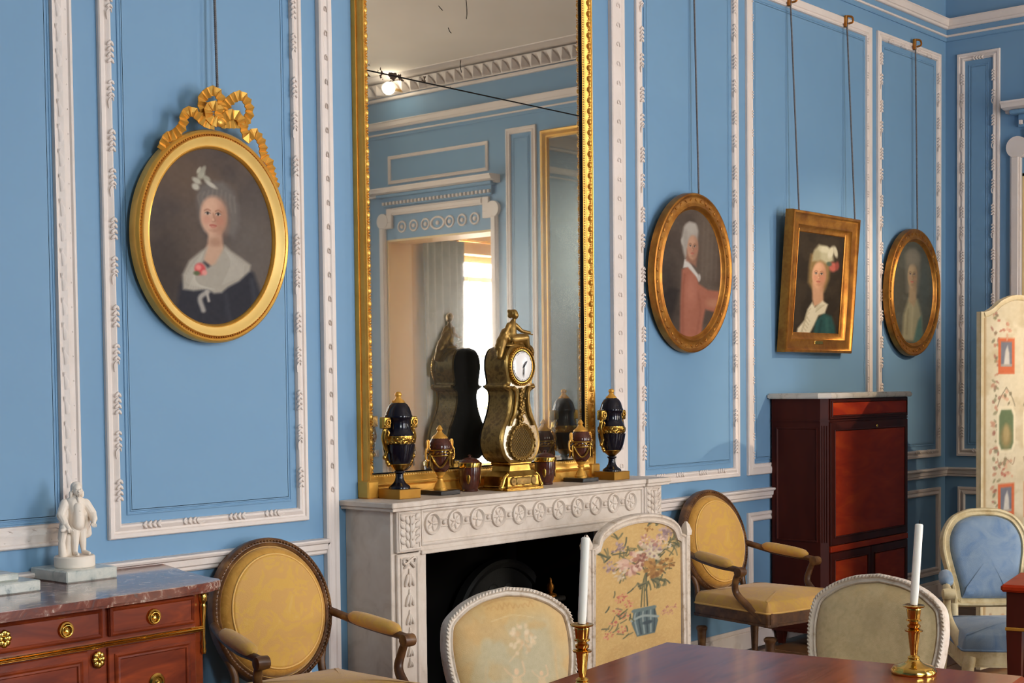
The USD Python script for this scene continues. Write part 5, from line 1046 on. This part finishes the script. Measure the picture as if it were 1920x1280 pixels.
def tap1(x, y):
    # drawn in millimetres with the origin at the top of the back
    P = np.c_[x*1000, y*1000]; p = Paint(P, (200, 176, 130))
    p.ell((0, -235), (150, 170), (196, 180, 142), .5, .9); p.mottle(70, (208, 168, 108), .45, .62, .75, 1); p.ell((0, -60), (190, 55), (212, 170, 104), .9, .7); p.ell((-190, -140), (50, 90), (222, 178, 116), 1, .6); p.ell((195, -140), (50, 90), (216, 172, 108), 1, .6)
    p.ell((10, -290), (120, 120), (190, 178, 146), .9, .6)
    for q in range(9): p.stroke([(-90+q*20, -72+6*math.sin(q*2)), (-80+q*20, -60-5*math.cos(q)), (-72+q*20, -75)], 4, (188, 140, 80), 4, .5)
    p.stroke([(-95, -58), (-40, -44), (40, -44), (95, -58)], 4, (184, 136, 78), 4, .5); p.stroke([(-80, -112), (0, -98), (80, -112)], 3, (222, 198, 150), 3, .7)
    r = np.random.default_rng(3)
    for q in range(46):
        a = r.uniform(0, 6.3); d = r.uniform(0, 1)**.6; c = (28+62*d*math.cos(a)*.8, -180+55*d*math.sin(a)); p.ell(c, (r.uniform(5, 11), r.uniform(4, 9)), ((228, 198, 156), (214, 176, 132), (236, 212, 176))[q % 3], .6, .6, rot=a)
    p.stroke([(-30, -250), (0, -225), (25, -200)], 5, (220, 190, 148), 4, .7)
    for cx, cy, k in ((-8, -285, 1), (86, -300, .8)):
        p.ell((cx, cy), (9*k, 11*k), (226, 190, 150), .5); p.poly([(cx-14*k, cy-14*k), (cx+12*k, cy-14*k), (cx+26*k, cy-80*k), (cx-34*k, cy-80*k)], (220, 190, 148), 6, .8); p.stroke([(cx+10*k, cy-18*k), (cx+30*k, cy-6*k), (cx+26*k, cy+30*k)], 7*k, (224, 190, 150), 4, .8); p.stroke([(cx-10*k, cy-18*k), (cx-30*k, cy-2*k), (cx-44*k, cy+14*k)], 6*k, (224, 190, 150), 4, .7); p.stroke([(cx-20*k, cy-40*k), (cx-24*k, cy-80*k)], 4, (196, 158, 116), 4, .6)
    for q in range(26): c = (r.uniform(-170, 170), r.uniform(-420, -330)); p.ell(c, (r.uniform(8, 24), r.uniform(6, 14)), ((216, 184, 140), (190, 166, 124), (224, 196, 152))[q % 3], .8, .5)
    p.stroke([(-120, -260), (-128, -320), (-118, -380)], 8, (206, 178, 134), 8, .6); p.stroke([(150, -230), (146, -300), (156, -380)], 10, (214, 178, 128), 8, .6)
    p.grain(12, .05, 3); return p
def tap2(x, y):
    P = np.c_[x*1000, y*1000]; p = Paint(P, (212, 188, 142)); p.ell((0, -60), (190, 50), (226, 188, 128), .9, .6); p.ell((60, -200), (110, 120), (190, 166, 124), 1.1, .5); p.mottle(60, (222, 196, 148), .45, .6, .6, 5); p.mottle(14, (196, 172, 126), .55, .7, .4, 8); p.grain(9, .06, 6); return p
tapestry_chair('tapestry_chair', 'grey painted chair whose cream tapestry back faces the fireplace end of the table', (3.556, -1.592, 0), -20, tap1, ztop=.884)
tapestry_chair('tapestry_chair', 'grey painted chair with plain beige back behind the right candlestick', (4.262, -2.209, 0), -88.5, tap2, ztop=.902)

# ---------------------------------------------------------------- dining table, candlesticks, candles
TBL = M('polished_table_mahogany', lin(126, 58, 34), rough=.14, ramp=[(.25, lin(104, 42, 24)), (.5, lin(132, 62, 38)), (.75, lin(146, 74, 46))], vscale=2.2, coordscale=(1, 7, 1), detail=5, distort=.6, spec=.28)
dt = Thing('dining_table', 'large polished mahogany table in the foreground holding two brass candlesticks', 'table', (2.915, -2.568, 0), 8.2)
tx, ty = .905, .545
dt.add('tabletop', join(hull([(sx*(tx-e), sy*(ty-e), z) for sx in (-1, 1) for sy in (-1, 1) for z, e in ((.715, .006), (.722, 0), (.738, 0), (.745, .007))])), TBL, smooth=25)
dt.add('apron', join(box(-tx+.08, tx-.08, -ty+.08, -ty+.10, .62, .716), box(-tx+.08, tx-.08, ty-.10, ty-.08, .62, .716), box(-tx+.08, -tx+.10, -ty+.08, ty-.08, .62, .716), box(tx-.10, tx-.08, -ty+.08, ty-.08, .62, .716)), TBL)
for sx in (-1, 1):
    for sy in (-1, 1): dt.add('leg', hull([(sx*(tx-.09)+a*r, sy*(ty-.09)+b_*r, z) for a in (-1, 1) for b_ in (-1, 1) for z, r in ((0, .018), (.62, .03), (.716, .03))]), TBL)
def candlestick(label, loc):
    t = Thing('candlestick', label, 'candlestick', loc, 0, 'brass candlesticks on the table')
    K_ = lambda m: moved(m, (0, 0, 0), s=(.93, .93, .826))
    t.add('base', K_(lathe([(.064, 0), (.066, .004), (.066, .012), (.062, .017), (.060, .022), (.056, .026), (.046, .030), (.030, .036), (.020, .043), (.017, .050)], 40, lobes=lambda a, k: 1+.02*math.cos(a*12)*(k in (2, 3, 4, 5)))), BRASS, smooth=40)
    t.add('stem', K_(lathe([(.014, .049), (.019, .054), (.017, .058), (.0095, .063), (.0105, .070), (.0125, .085), (.017, .130), (.018, .138), (.017, .141), (.026, .1425), (.027, .147), (.018, .151)], 40, lobes=lambda a, k: 1-.10*(math.cos(a*10) < 0)*(5 <= k <= 7))), BRASS, smooth=40)
    t.add('socket', K_(lathe([(.012, .150), (.019, .156), (.020, .164), (.013, .170), (.014, .174), (.022, .178), (.022, .182), (.018, .185), (.0195, .194), (.0215, .215), (.0205, .219), (.022, .222), (.031, .2245), (.033, .228), (.030, .2305), (.0125, .230), (.0125, .22)], 32, lobes=lambda a, k: 1-.04*(math.cos(a*8) < 0)*(8 <= k <= 10))), BRASS, smooth=40)
    return t
WAX = usdkit.material(stage, '/World/Looks/candle_wax', {'p': ('principled_bsdf', dict(base_color=lin(240, 232, 216), roughness=.42, subsurface_weight=.25, subsurface_scale=.01, subsurface_radius=(1, .7, .5)))}, [], surface='p.BSDF')
def candle(label, loc, h, tilt):
    t = Thing('candle', label, 'candle', loc, 0, None)
    ax = np.array([math.sin(math.radians(tilt))*.76, -math.sin(math.radians(tilt))*.65, math.cos(math.radians(tilt))])
    s = np.array([0, .02, .3*h, .6*h, h-.004, h-.001, h]); r = [.0100, .0112, .0114, .0113, .0112, .009, .003]
    t.add('stick', tube(s[:, None]*ax, r, 20, up=(0, 1, 0)), WAX, smooth=40)
    t.add('wick', tube(np.array([ax*h*.999, ax*(h+.006), ax*(h+.010)+[.002, 0, 0]]), .0012, 6, up=(0, 1, 0)), BLACKM)
candlestick('brass candlestick nearest the fire screen, its foot below the picture edge', (2.934, -2.193, .7452))
candle('white candle leaning in the candlestick before the fire screen', (2.934, -2.193, .7452+.191), .224, 3.0)
candlestick('brass candlestick at the right corner of the table, in front of the beige chair', (3.735, -2.727, .7452))
candle('white candle leaning in the right-hand candlestick of the table', (3.735, -2.727, .7452+.191), .224, 4.0)

# ---------------------------------------------------------------- fire screen
fs = Thing('fire_screen', 'grey painted fire screen with an embroidered flower bouquet in front of the fireplace', 'fire screen', (5.355, -.62, 0), 0)
hw, zs = .385, .855
def arched(w, zb, zs_, rise, sh):
    """outline: straight posts, small shoulders, arched top"""
    a = np.linspace(0, math.pi, 25); arc = [((w-sh)*math.cos(q), zs_+rise*math.sin(q)) for q in a]
    return np.array([(-w, zb), (w, zb), (w, zs_-.02), (w-sh*.3, zs_-.012)]+arc+[(-w+sh*.3, zs_-.012), (-w, zs_-.02)])
fr_out = arched(hw-.012, .20, zs, .11, .05)
fs.add('frame', wallmap(shapering(fr_out, [(0, -.014), (0, .014), (.006, .022), (.014, .022), (.020, .014), (.028, .012), (.034, .018), (.042, .014), (.044, 0), (.044, -.014)]), 'back'), GREY, smooth=40)
for s in (-1, 1):
    fs.add('post', join(box(s*hw-.016, s*hw+.016, -.016, .016, .06, zs-.02, .004), hull([(s*hw+a*r, b_*r, z) for a in (-1, 1) for b_ in (-1, 1) for z, r in ((zs-.02, .019), (zs+.0, .021), (zs+.01, .016), (zs+.03, .012), (zs+.045, .004))])), GREY)
    fs.add('foot', hull([(s*hw-.018, -.17, 0), (s*hw+.018, -.17, 0), (s*hw-.018, .17, 0), (s*hw+.018, .17, 0), (s*hw-.018, -.16, .03), (s*hw+.018, -.16, .03), (s*hw-.018, .16, .03), (s*hw+.018, .16, .03), (s*hw-.018, -.02, .10), (s*hw+.018, -.02, .10), (s*hw-.018, .02, .10), (s*hw+.018, .02, .10)]), GREY)
pgn = Polygon(fr_out).buffer(-.040); bx0, bz0, bx1, bz1 = pgn.bounds
import shapely
cv = canvas((bx1-bx0)/2, (bz1-bz0)/2, 190, 240); cv.vertices += [(bx0+bx1)/2, (bz0+bz1)/2, 0]
kp = shapely.contains_xy(pgn.buffer(.006), cv.vertices[:, 0], cv.vertices[:, 1])[cv.faces].all(1); f = cv.faces[kp]; used = np.unique(f); re = np.full(len(cv.vertices), -1); re[used] = np.arange(len(used)); cv = TM(cv.vertices[used], re[f])
# drawn in the units of a 186 x 270 sketch: x from the left post, y down from the top of the arch
P = np.c_[(cv.vertices[:, 0]+hw)/(2*hw)*186, (.965-cv.vertices[:, 1])/.56*262]
p = Paint(P, (206, 168, 104)); p.mottle(50, (196, 156, 94), .45, .65, .7, 1); p.mottle(3, (214, 178, 116), .5, .7, .5, 2)
r = np.random.default_rng(12)
def leaf_(c, a, L, col): p.stroke([c, (c[0]+L*.5*math.cos(a)+1, c[1]+L*.5*math.sin(a)), (c[0]+L*math.cos(a), c[1]+L*math.sin(a))], 2.6, col, 1.6, .9)
GRN = ((92, 92, 62), (112, 106, 72), (70, 76, 58), (126, 118, 84))
for c, n_, L, sp in (((110, 100), 26, 34, 3.2), ((60, 82), 14, 26, 2.6), ((150, 80), 14, 26, 2.4), ((70, 118), 10, 20, 2), ((130, 128), 12, 24, 1.8)):
    for q in range(n_): a = r.uniform(0, 6.3); leaf_((c[0]+r.normal(0, 12), c[1]+r.normal(0, 10)), a, L*r.uniform(.5, 1), GRN[q % 4])
def flower(c, R, cols, n_=26):
    for q in range(n_):
        a, d = r.uniform(0, 6.3), R*math.sqrt(r.uniform(0, 1)); p.ell((c[0]+d*math.cos(a), c[1]+d*math.sin(a)), (R*r.uniform(.18, .34), R*r.uniform(.12, .24)), cols[q % len(cols)], .5, .85, rot=a)
PINK = ((198, 152, 132), (214, 176, 152), (176, 124, 108), (222, 190, 166)); MAUV = ((160, 132, 128), (184, 156, 148), (138, 112, 112)); OCH = ((158, 112, 58), (182, 134, 70), (132, 88, 44)); PALE = ((206, 184, 152), (188, 164, 134), (218, 200, 172))
for q in range(3): p.stroke([(96+q*6, 200), (100+q*3, 150), (108, 120)], 2.4, GRN[q], 1.6)
flower((78, 104), 22, PINK, 40); flower((116, 84), 22, PALE, 36); flower((120, 82), 14, MAUV, 14); flower((142, 52), 15, MAUV, 24); flower((128, 62), 12, PINK, 18); flower((104, 58), 12, PINK, 20); flower((54, 68), 12, MAUV, 18); flower((40, 104), 11, MAUV, 18); flower((96, 100), 14, ((150, 96, 78), (172, 118, 96), (128, 80, 66)), 24)
flower((122, 122), 20, OCH, 34); flower((150, 116), 12, OCH, 22); flower((58, 122), 12, PALE, 16); flower((112, 34), 8, OCH, 12); flower((146, 76), 9, PALE, 12)
for c in ((110, 28), (126, 30), (54, 48), (160, 60), (170, 84), (30, 92), (90, 148), (128, 152), (142, 150)):
    for q in range(4): leaf_(c, r.uniform(-2.6, -.5) if c[1] < 100 else r.uniform(.4, 2.6), 14, GRN[q % 4])
for c, a in (((116, 145), .6), ((124, 145), .9), ((110, 148), 2.2), ((150, 70), -.8), ((36, 84), -2.3)):
    for q in range(5): leaf_(c, a+r.normal(0, .5), 20, GRN[q % 4])
p.poly([(82, 206), (78, 232), (88, 262), (122, 262), (128, 236), (122, 206)], (88, 104, 104), 2)
for q in range(6): p.stroke([(86+q*7, 206), (84+q*7.5, 225), (90+q*6, 258)], 3, ((140, 152, 146), (60, 74, 78))[q % 2], 1.6); p.ell((84+q*7, 206), (6, 4), (104, 120, 116), .5)
p.stroke([(78, 226), (100, 220), (128, 228)], 5, (150, 160, 152), 2); p.ell((108, 236), (10, 4), (60, 74, 80), .6)
for c in ((58, 176), (74, 188), (52, 200), (66, 212), (44, 226), (36, 246), (60, 240), (62, 170)): flower(c, 8, ((200, 116, 92), (216, 146, 118), (182, 96, 78)), 12)
for c in ((146, 216), (160, 214), (138, 222), (152, 226)): flower(c, 7, ((176, 116, 96), (198, 144, 120)), 10)
for q in range(22): leaf_((r.uniform(34, 76), r.uniform(165, 255)), r.uniform(0, 6.3), 12, GRN[q % 4])
p.grain(4, .04, 3)
fs.add('embroidery', wallmap(moved(cv, (0, 0, .004)), 'back'), CLOTH, smooth=True, paint=p.linear())
fs.add('backing', wallmap(moved(extrude(np.array(pgn.buffer(.004).exterior.coords)[:-1], .010), (0, 0, -.010)), 'back'), LINEN)

# ---------------------------------------------------------------- drop-front secretaire
sx0, sx1, sy = 7.538, 8.620, -.377
RMAH = M('red_mahogany', lin(158, 46, 16), rough=.42, ramp=[(.25, lin(128, 30, 10)), (.5, lin(158, 46, 15)), (.75, lin(182, 70, 24))], vscale=2.4, coordscale=(1.2, 1.2, 4), detail=5, distort=1.0, spec=.12)
DMAH = M('dark_mahogany', lin(76, 28, 18), rough=.42, vary=lin(62, 22, 14), vscale=3, coordscale=(3, 3, 1), spec=.14)
se = Thing('secretaire', 'tall mahogany drop-front secretaire with grey marble top against the wall', 'secretaire', (8.079, -.20, 0))
S = lambda n, m, mat=DMAH, **k: se.add(n, m, mat, world=True, **k)
WMAR = M('pale_grey_marble', lin(206, 200, 188), rough=.25, ramp=[(.3, lin(160, 154, 144)), (.45, lin(204, 198, 186)), (.8, lin(218, 212, 202))], vscale=9, distort=1.2, coat=.3)
mtop = [(sx0-.035, -.012), (sx0-.035, sy+.03), (sx0+.02, sy-.028), (sx1-.02, sy-.028), (sx1+.035, sy+.03), (sx1+.035, -.012)]
S('marble_top', join(moved(extrude(np.array(mtop), .018), (0, 0, 1.464)), moved(extrude(inset(np.array(mtop), .006), .008), (0, 0, 1.482)), moved(extrude(inset(np.array(mtop), .005), .006), (0, 0, 1.4585))), WMAR)
ch = .035
S('carcass', join(*[hull([(x, y, z) for z in zz for x, y in ((sx0+e, -.02), (sx0+e, sy+ch), (sx0+ch, sy+e), (sx1-ch, sy+e), (sx1-e, sy+ch), (sx1-e, -.02))]) for zz, e in (((.10, 1.325), .0), ((1.325, 1.332), -.006), ((1.332, 1.459), .0), ((.08, .10), -.006))]), DMAH, smooth=15)
fx0, fx1 = sx0+ch+.008, sx1-ch-.008
def leafp(name, z0, z1, x0, x1, mat, border=.045):
    d = S(name, box(x0, x1, sy-.010, sy+.01, z0, z1, .002), DMAH)
    S('inset_panel', box(x0+border, x1-border, sy-.0125, sy, z0+border, z1-border, .0015), mat, under=d)
    S('panel_moulding', wallmap(moved(rectframe(x0+border-.010, x1-border+.010, z0+border-.010, z1-border+.010, [(0, 0), (0, .003), (.004, .006), (.008, .003), (.009, 0)]), (0, 0, -sy+.010)), 'back'), DMAH, under=d)
    return d
leafp('frieze_drawer', 1.338, 1.455, fx0, fx1, RMAH, .022)
ff = leafp('fall_front', .600, 1.318, fx0, fx1, RMAH, .052)
S('lock_plate', wallmap(moved(lathe([(0, .004), (.008, .003), (.010, 0)], 14), (8.16, 1.285, -sy+.010)), 'back'), BRASS, under=ff, smooth=30)
S('mid_rail', box(fx0, fx1, sy-.012, sy+.01, .560, .596, .003), RMAH)
for x0, x1 in ((fx0, 8.077), (8.081, fx1)): leafp('lower_door', .12, .555, x0, x1, RMAH, .05)
for x in (sx0+.017, sx1-.017):
    for q in (-1, 0, 1): S('flute', tube(np.array([(x+q*.010*(1 if x < 8 else 1), sy+.017-q*.010*(1 if x < 8 else -1), z) for z in (.62, 1.30)]), .0042, 6, up=(1, 0, 0)), DMAH, smooth=50)
S('side_panel', moved(rectframe(.05, .34, .66, 1.29, [(0, 0), (0, .003), (.005, .006), (.010, .003), (.012, 0)]), (0, 0, 0)) if 0 else (lambda m: TM(np.c_[sx0-m.vertices[:, 2], -m.vertices[:, 0], m.vertices[:, 1]], m.faces[:, ::-1]))(rectframe(.05, .325, .62, 1.29, [(0, 0), (0, .003), (.005, .006), (.010, .003), (.012, 0)])), DMAH)
for x in (sx0+.04, sx1-.04):
    for y in (-.06, sy+.04): S('foot', hull([(x+a*r, y+b_*r, z) for a in (-1, 1) for b_ in (-1, 1) for z, r in ((0, .016), (.085, .028))]), DMAH)

# ---------------------------------------------------------------- blue armchair
CRM = M('cream_painted_wood', lin(208, 190, 146), rough=.45, ramp=[(.3, lin(184, 160, 114)), (.5, lin(208, 190, 146)), (.75, lin(220, 204, 164))], vscale=20, bump=.0006, bscale=60)
BLU = M('blue_silk_damask', lin(122, 144, 166), rough=.6, ramp=[(.3, lin(128, 148, 166)), (.5, lin(118, 140, 162)), (.72, lin(98, 126, 158))], vscale=9, distort=1.6, detail=3, bump=.0006, bscale=260, sheen=.25, spec=.3)
BLUP = M('blue_piping', lin(110, 134, 160), rough=.6)
def blue_armchair(label, loc, rot):
    t = Thing('damask_armchair', label, 'armchair', loc, rot); th = math.radians(13); hb = .40; yb = .26; zt = .955
    h = smoothpath([(0, 0), (.10, -.008), (.19, -.045), (.245, -.12), (.255, -.20), (.235, -.30), (.215, -.38), (.205, -.44), (.19, -.47), (0, -.475)], 5); h = h*[.82, 1]; o = np.vstack([h, (h*[-1, 1])[::-1][1:-1]])[::-1]
    put = lambda m: moved(leanback(moved(m, (0, zt, 0)), hb, th), (0, yb, 0))
    t.add('back_frame', put(shapering(o, [(0, -.02), (0, .012), (.006, .022), (.014, .024), (.020, .016), (.028, .018), (.034, .022), (.040, .014), (.042, -.02)])), CRM, smooth=40)
    pg = Polygon(o).buffer(-.040); io = np.array(pg.exterior.coords)[:-1]; io = io if pg.exterior.is_ccw else io[::-1]
    pd = t.add('back_pad', put(cushion_face(io, .006, .045, .05, .012)), BLU, smooth=60)
    t.add('back_piping', put(tube(np.c_[io, np.full(len(io), .010)], .004, 6, closed=True)), BLUP, smooth=True, under=pd)
    t.add('back_cover', put(moved(extrude(io, .01), (0, 0, -.014))), BLUP)
    seat_parts(t, .272, .22, -.28, .23, .305, .385, CRM, BLU, BLUP, .08)
    t.add('rail_carving', join(*[ball((.022*k, -.333, .345), .014, 1, (1, .6, 1.2)) for k in range(-2, 3)], box(-.055, .055, -.332, -.30, .325, .368, .004)), CRM, smooth=50)
    for s in (-1, 1):
        t.add('back_post', tube(smoothpath([(s*.17, .225, .31), (s*.17, .25, .40), (s*.17, .26, .5)], 5), .02, 8, up=(0, 1, 0)), CRM, smooth=50)
        sp = smoothpath([(s*.195, yb+.035, .640), (s*.228, yb-.05, .632), (s*.262, yb-.18, .620), (s*.284, yb-.29, .612), (s*.290, yb-.335, .600)], 6)
        t.add('arm', join(tube(sp, np.linspace(.018, .018, len(sp)), 8), moved(lathe([(.014, -.028), (.024, -.026), (.027, 0), (.024, .026), (.014, .028)], 14), (s*.290, yb-.335, .592), ry=90)), CRM, smooth=50)
        n_ = 13; q = np.linspace(0, 1, n_); pp = np.c_[np.interp(q, [0, 1], [s*.226, s*.280]), np.interp(q, [0, 1], [yb-.05, yb-.27]), np.interp(q, [0, 1], [.650, .632])]
        t.add('arm_pad', sweep(pp, circ(1, 12)*[.030, .024], scale=.35+.75*np.sqrt(np.clip(1-(2*q-1)**4, 0, 1))), BLU, smooth=60)
        t.add('arm_support', tube(smoothpath([(s*.290, yb-.33, .592), (s*.292, yb-.31, .53), (s*.284, yb-.32, .47), (s*.272, yb-.40, .41), (s*.262, yb-.46, .37)], 7), np.linspace(.016, .026, 29), 9, up=(0, 1, 0)), CRM, smooth=50)
        t.add('leg', tube(smoothpath([(s*.258, -.285, .345), (s*.272, -.305, .27), (s*.258, -.30, .15), (s*.245, -.285, .05), (s*.258, -.31, .012)], 6), np.r_[np.linspace(.030, .024, 9), np.linspace(.022, .014, 10), np.linspace(.014, .018, 6)], 9, up=(0, 1, 0)), CRM, smooth=50)
        t.add('leg', tube(smoothpath([(s*.225, .22, .33), (s*.23, .24, .2), (s*.235, .27, .012)], 6), np.linspace(.024, .014, 13), 8, up=(0, 1, 0)), CRM, smooth=50)
    return t
blue_armchair('cream painted armchair in blue damask near the folding screen at the right edge', (6.456, -1.893, 0), -50)

# ---------------------------------------------------------------- folding screen
sc = Thing('folding_screen', 'cream folding screen painted with garlands and red framed medallions, at the right edge', 'folding screen', (7.4, -1.35, 0), -7.4)
SCRP = painted('painted_paper', rough=.6); BACKING = M('screen_backing', lin(150, 160, 150), rough=.7)
SW, SZ = .79, 1.915
def leaf_outline(w): 
    a = np.linspace(0, 1, 21); top = [(w*k, SZ+.10*math.sin(math.pi*k)**1.5-.012*math.sin(math.pi*min(k, 1-k)*4)*(min(k, 1-k) < .25)) for k in a]
    return np.array([(0, .02), (w, .02)]+top[::-1])
def screen_paint(w):
    pg = Polygon(leaf_outline(w)).buffer(-.032); cv = canvas(w/2-.02, SZ/2+.06, 120, 300); cv.vertices += [w/2, SZ/2+.07, 0]
    kp = shapely.contains_xy(pg.buffer(.006), cv.vertices[:, 0], cv.vertices[:, 1])[cv.faces].all(1); f = cv.faces[kp]; used = np.unique(f); re = np.full(len(cv.vertices), -1); re[used] = np.arange(len(used)); cv = TM(cv.vertices[used], re[f])
    P = np.c_[cv.vertices[:, 0]/w*140, (SZ+.03-cv.vertices[:, 1])/1.26*380]; p = Paint(P, (202, 188, 156)); p.mottle(40, (214, 202, 172), .45, .65, .8, 3); p.mottle(25, (182, 164, 128), .55, .7, .5, 5)
    for x in (6, 134): p.stroke([(x, -20), (x, 700)], 6, (166, 134, 88), 4, .8, smooth=False)
    r = np.random.default_rng(8)
    for x in (26, 116):
        for yy in range(6, 380, 34):
            for q in range(7): c = (x+r.normal(0, 3.5), yy+r.uniform(0, 30)); p.ell(c, (r.uniform(1.5, 3), r.uniform(2, 5)), ((148, 92, 76), (126, 122, 88), (178, 120, 92), (110, 106, 80))[q % 4], .6, .7, rot=r.uniform(0, 3))
    for cx in (46, 94):
        for cy in (80, 316):
            if 1: p.poly([(cx-15, cy-30), (cx+15, cy-30), (cx+15, cy+28), (cx-15, cy+28)], (198, 100, 58), 2); p.poly([(cx-10, cy-24), (cx+10, cy-24), (cx+10, cy+16), (cx-10, cy+16)], (112, 112, 120), 2); p.poly([(cx-5, cy+14), (cx-2, cy-10), (cx+2, cy-18), (cx+5, cy-6), (cx+6, cy+14)], (196, 190, 178), 3); p.stroke([(cx-9, cy+14), (cx+9, cy+14)], 3, (170, 158, 140), 2)
        p.poly([(cx-12, cy_ := 160), (cx+12, 160), (cx+17, 172), (cx+17, 222), (cx+12, 236), (cx-12, 236), (cx-17, 222), (cx-17, 172)], (220, 208, 176), 2); p.poly([(cx-9, 166), (cx+9, 166), (cx+13, 176), (cx+13, 220), (cx+9, 230), (cx-9, 230), (cx-13, 220), (cx-13, 176)], (96, 112, 76), 3); p.ell((cx, 210), (10, 18), (142, 124, 78), .8); p.ell((cx, 205), (5, 14), (168, 148, 100), .8)
        for yy, k in ((36, (176, 106, 84)), (142, (120, 112, 84)), (270, (172, 104, 84)), (252, (128, 120, 88))):
            for q in range(10): p.ell((cx+r.normal(0, 7), yy+r.normal(0, 5)), (r.uniform(2, 4), r.uniform(1.5, 3.5)), k if q % 2 else (204, 158, 128), .6, .8, rot=r.uniform(0, 3))
        for s in (-1, 1): p.stroke([(cx, 130), (cx+s*10, 145), (cx+s*16, 160)], 1.6, (116, 106, 82), 1.2, .8); p.stroke([(cx, 245), (cx+s*12, 255), (cx+s*16, 244)], 1.4, (140, 112, 88), 1.2, .8)
    p.poly([(-5, 362), (145, 362), (145, 372), (-5, 372)], (96, 86, 60), 2); p.poly([(-5, 372), (145, 372), (145, 384), (-5, 384)], (152, 82, 58), 2)
    for q in range(30): p.ell((q*5, 378), (2, 3), (196, 150, 104), .5, .8)
    for q in range(60): p.ell((r.uniform(14, 126), r.uniform(395, 600)), (r.uniform(2, 6), r.uniform(2, 8)), ((150, 110, 86), (124, 122, 88), (176, 130, 100))[q % 3], .7, .6, rot=r.uniform(0, 3))
    p.grain(5, .05, 9); return cv, p.linear()
SCV, SCP = screen_paint(SW)
EDGE = M('screen_edge', lin(206, 192, 158), rough=.55, vary=lin(186, 166, 122), vscale=12)
x0, y0, ang = 0.0, 0.0, 0.0
for k in range(3):
    c, s_ = math.cos(math.radians(ang)), math.sin(math.radians(ang))
    def pl(m):
        w = wallmap(m, 'back'); v = w.vertices; w.vertices = np.c_[x0+v[:, 0]*c-v[:, 1]*s_, y0+v[:, 0]*s_+v[:, 1]*c, v[:, 2]]; return w
    lf = sc.add('leaf', pl(moved(extrude(leaf_outline(SW), .024), (0, 0, -.012))), EDGE)
    sc.add('leaf_border', pl(shapering(leaf_outline(SW)[::1], [(0, .010), (0, .015), (.006, .018), (.022, .018), (.028, .014), (.030, .010)])), EDGE, smooth=40, under=lf)
    sc.add('painted_panel', pl(moved(SCV.copy(), (0, 0, .0135))), SCRP, smooth=True, under=lf, paint=SCP)
    x0 += (SW+.004)*c; y0 += (SW+.004)*s_; ang += (38, -60, 50)[k]
# ---------------------------------------------------------------- dark side table at the right edge
st = Thing('side_table', 'dark mahogany side table with a brass line, cut by the right edge of the picture', 'side table', (5.68, -2.20, 0), 12)
st.add('top', box(-.02, .40, -.52, .02, .705, .735, .009), RMAH); st.add('apron', box(.0, .38, -.50, .0, .56, .706, .003), DMAH)
st.add('brass_line', join(box(-.004, .384, -.504, .004, .548, .562, .002)), BRASS)
for x in (.03, .35):
    for y in (-.03, -.47): st.add('leg', hull([(x+a*r_2, y+b_*r_2, z) for a in (-1, 1) for b_ in (-1, 1) for z, r_2 in ((0, .018), (.55, .03))]), DMAH)
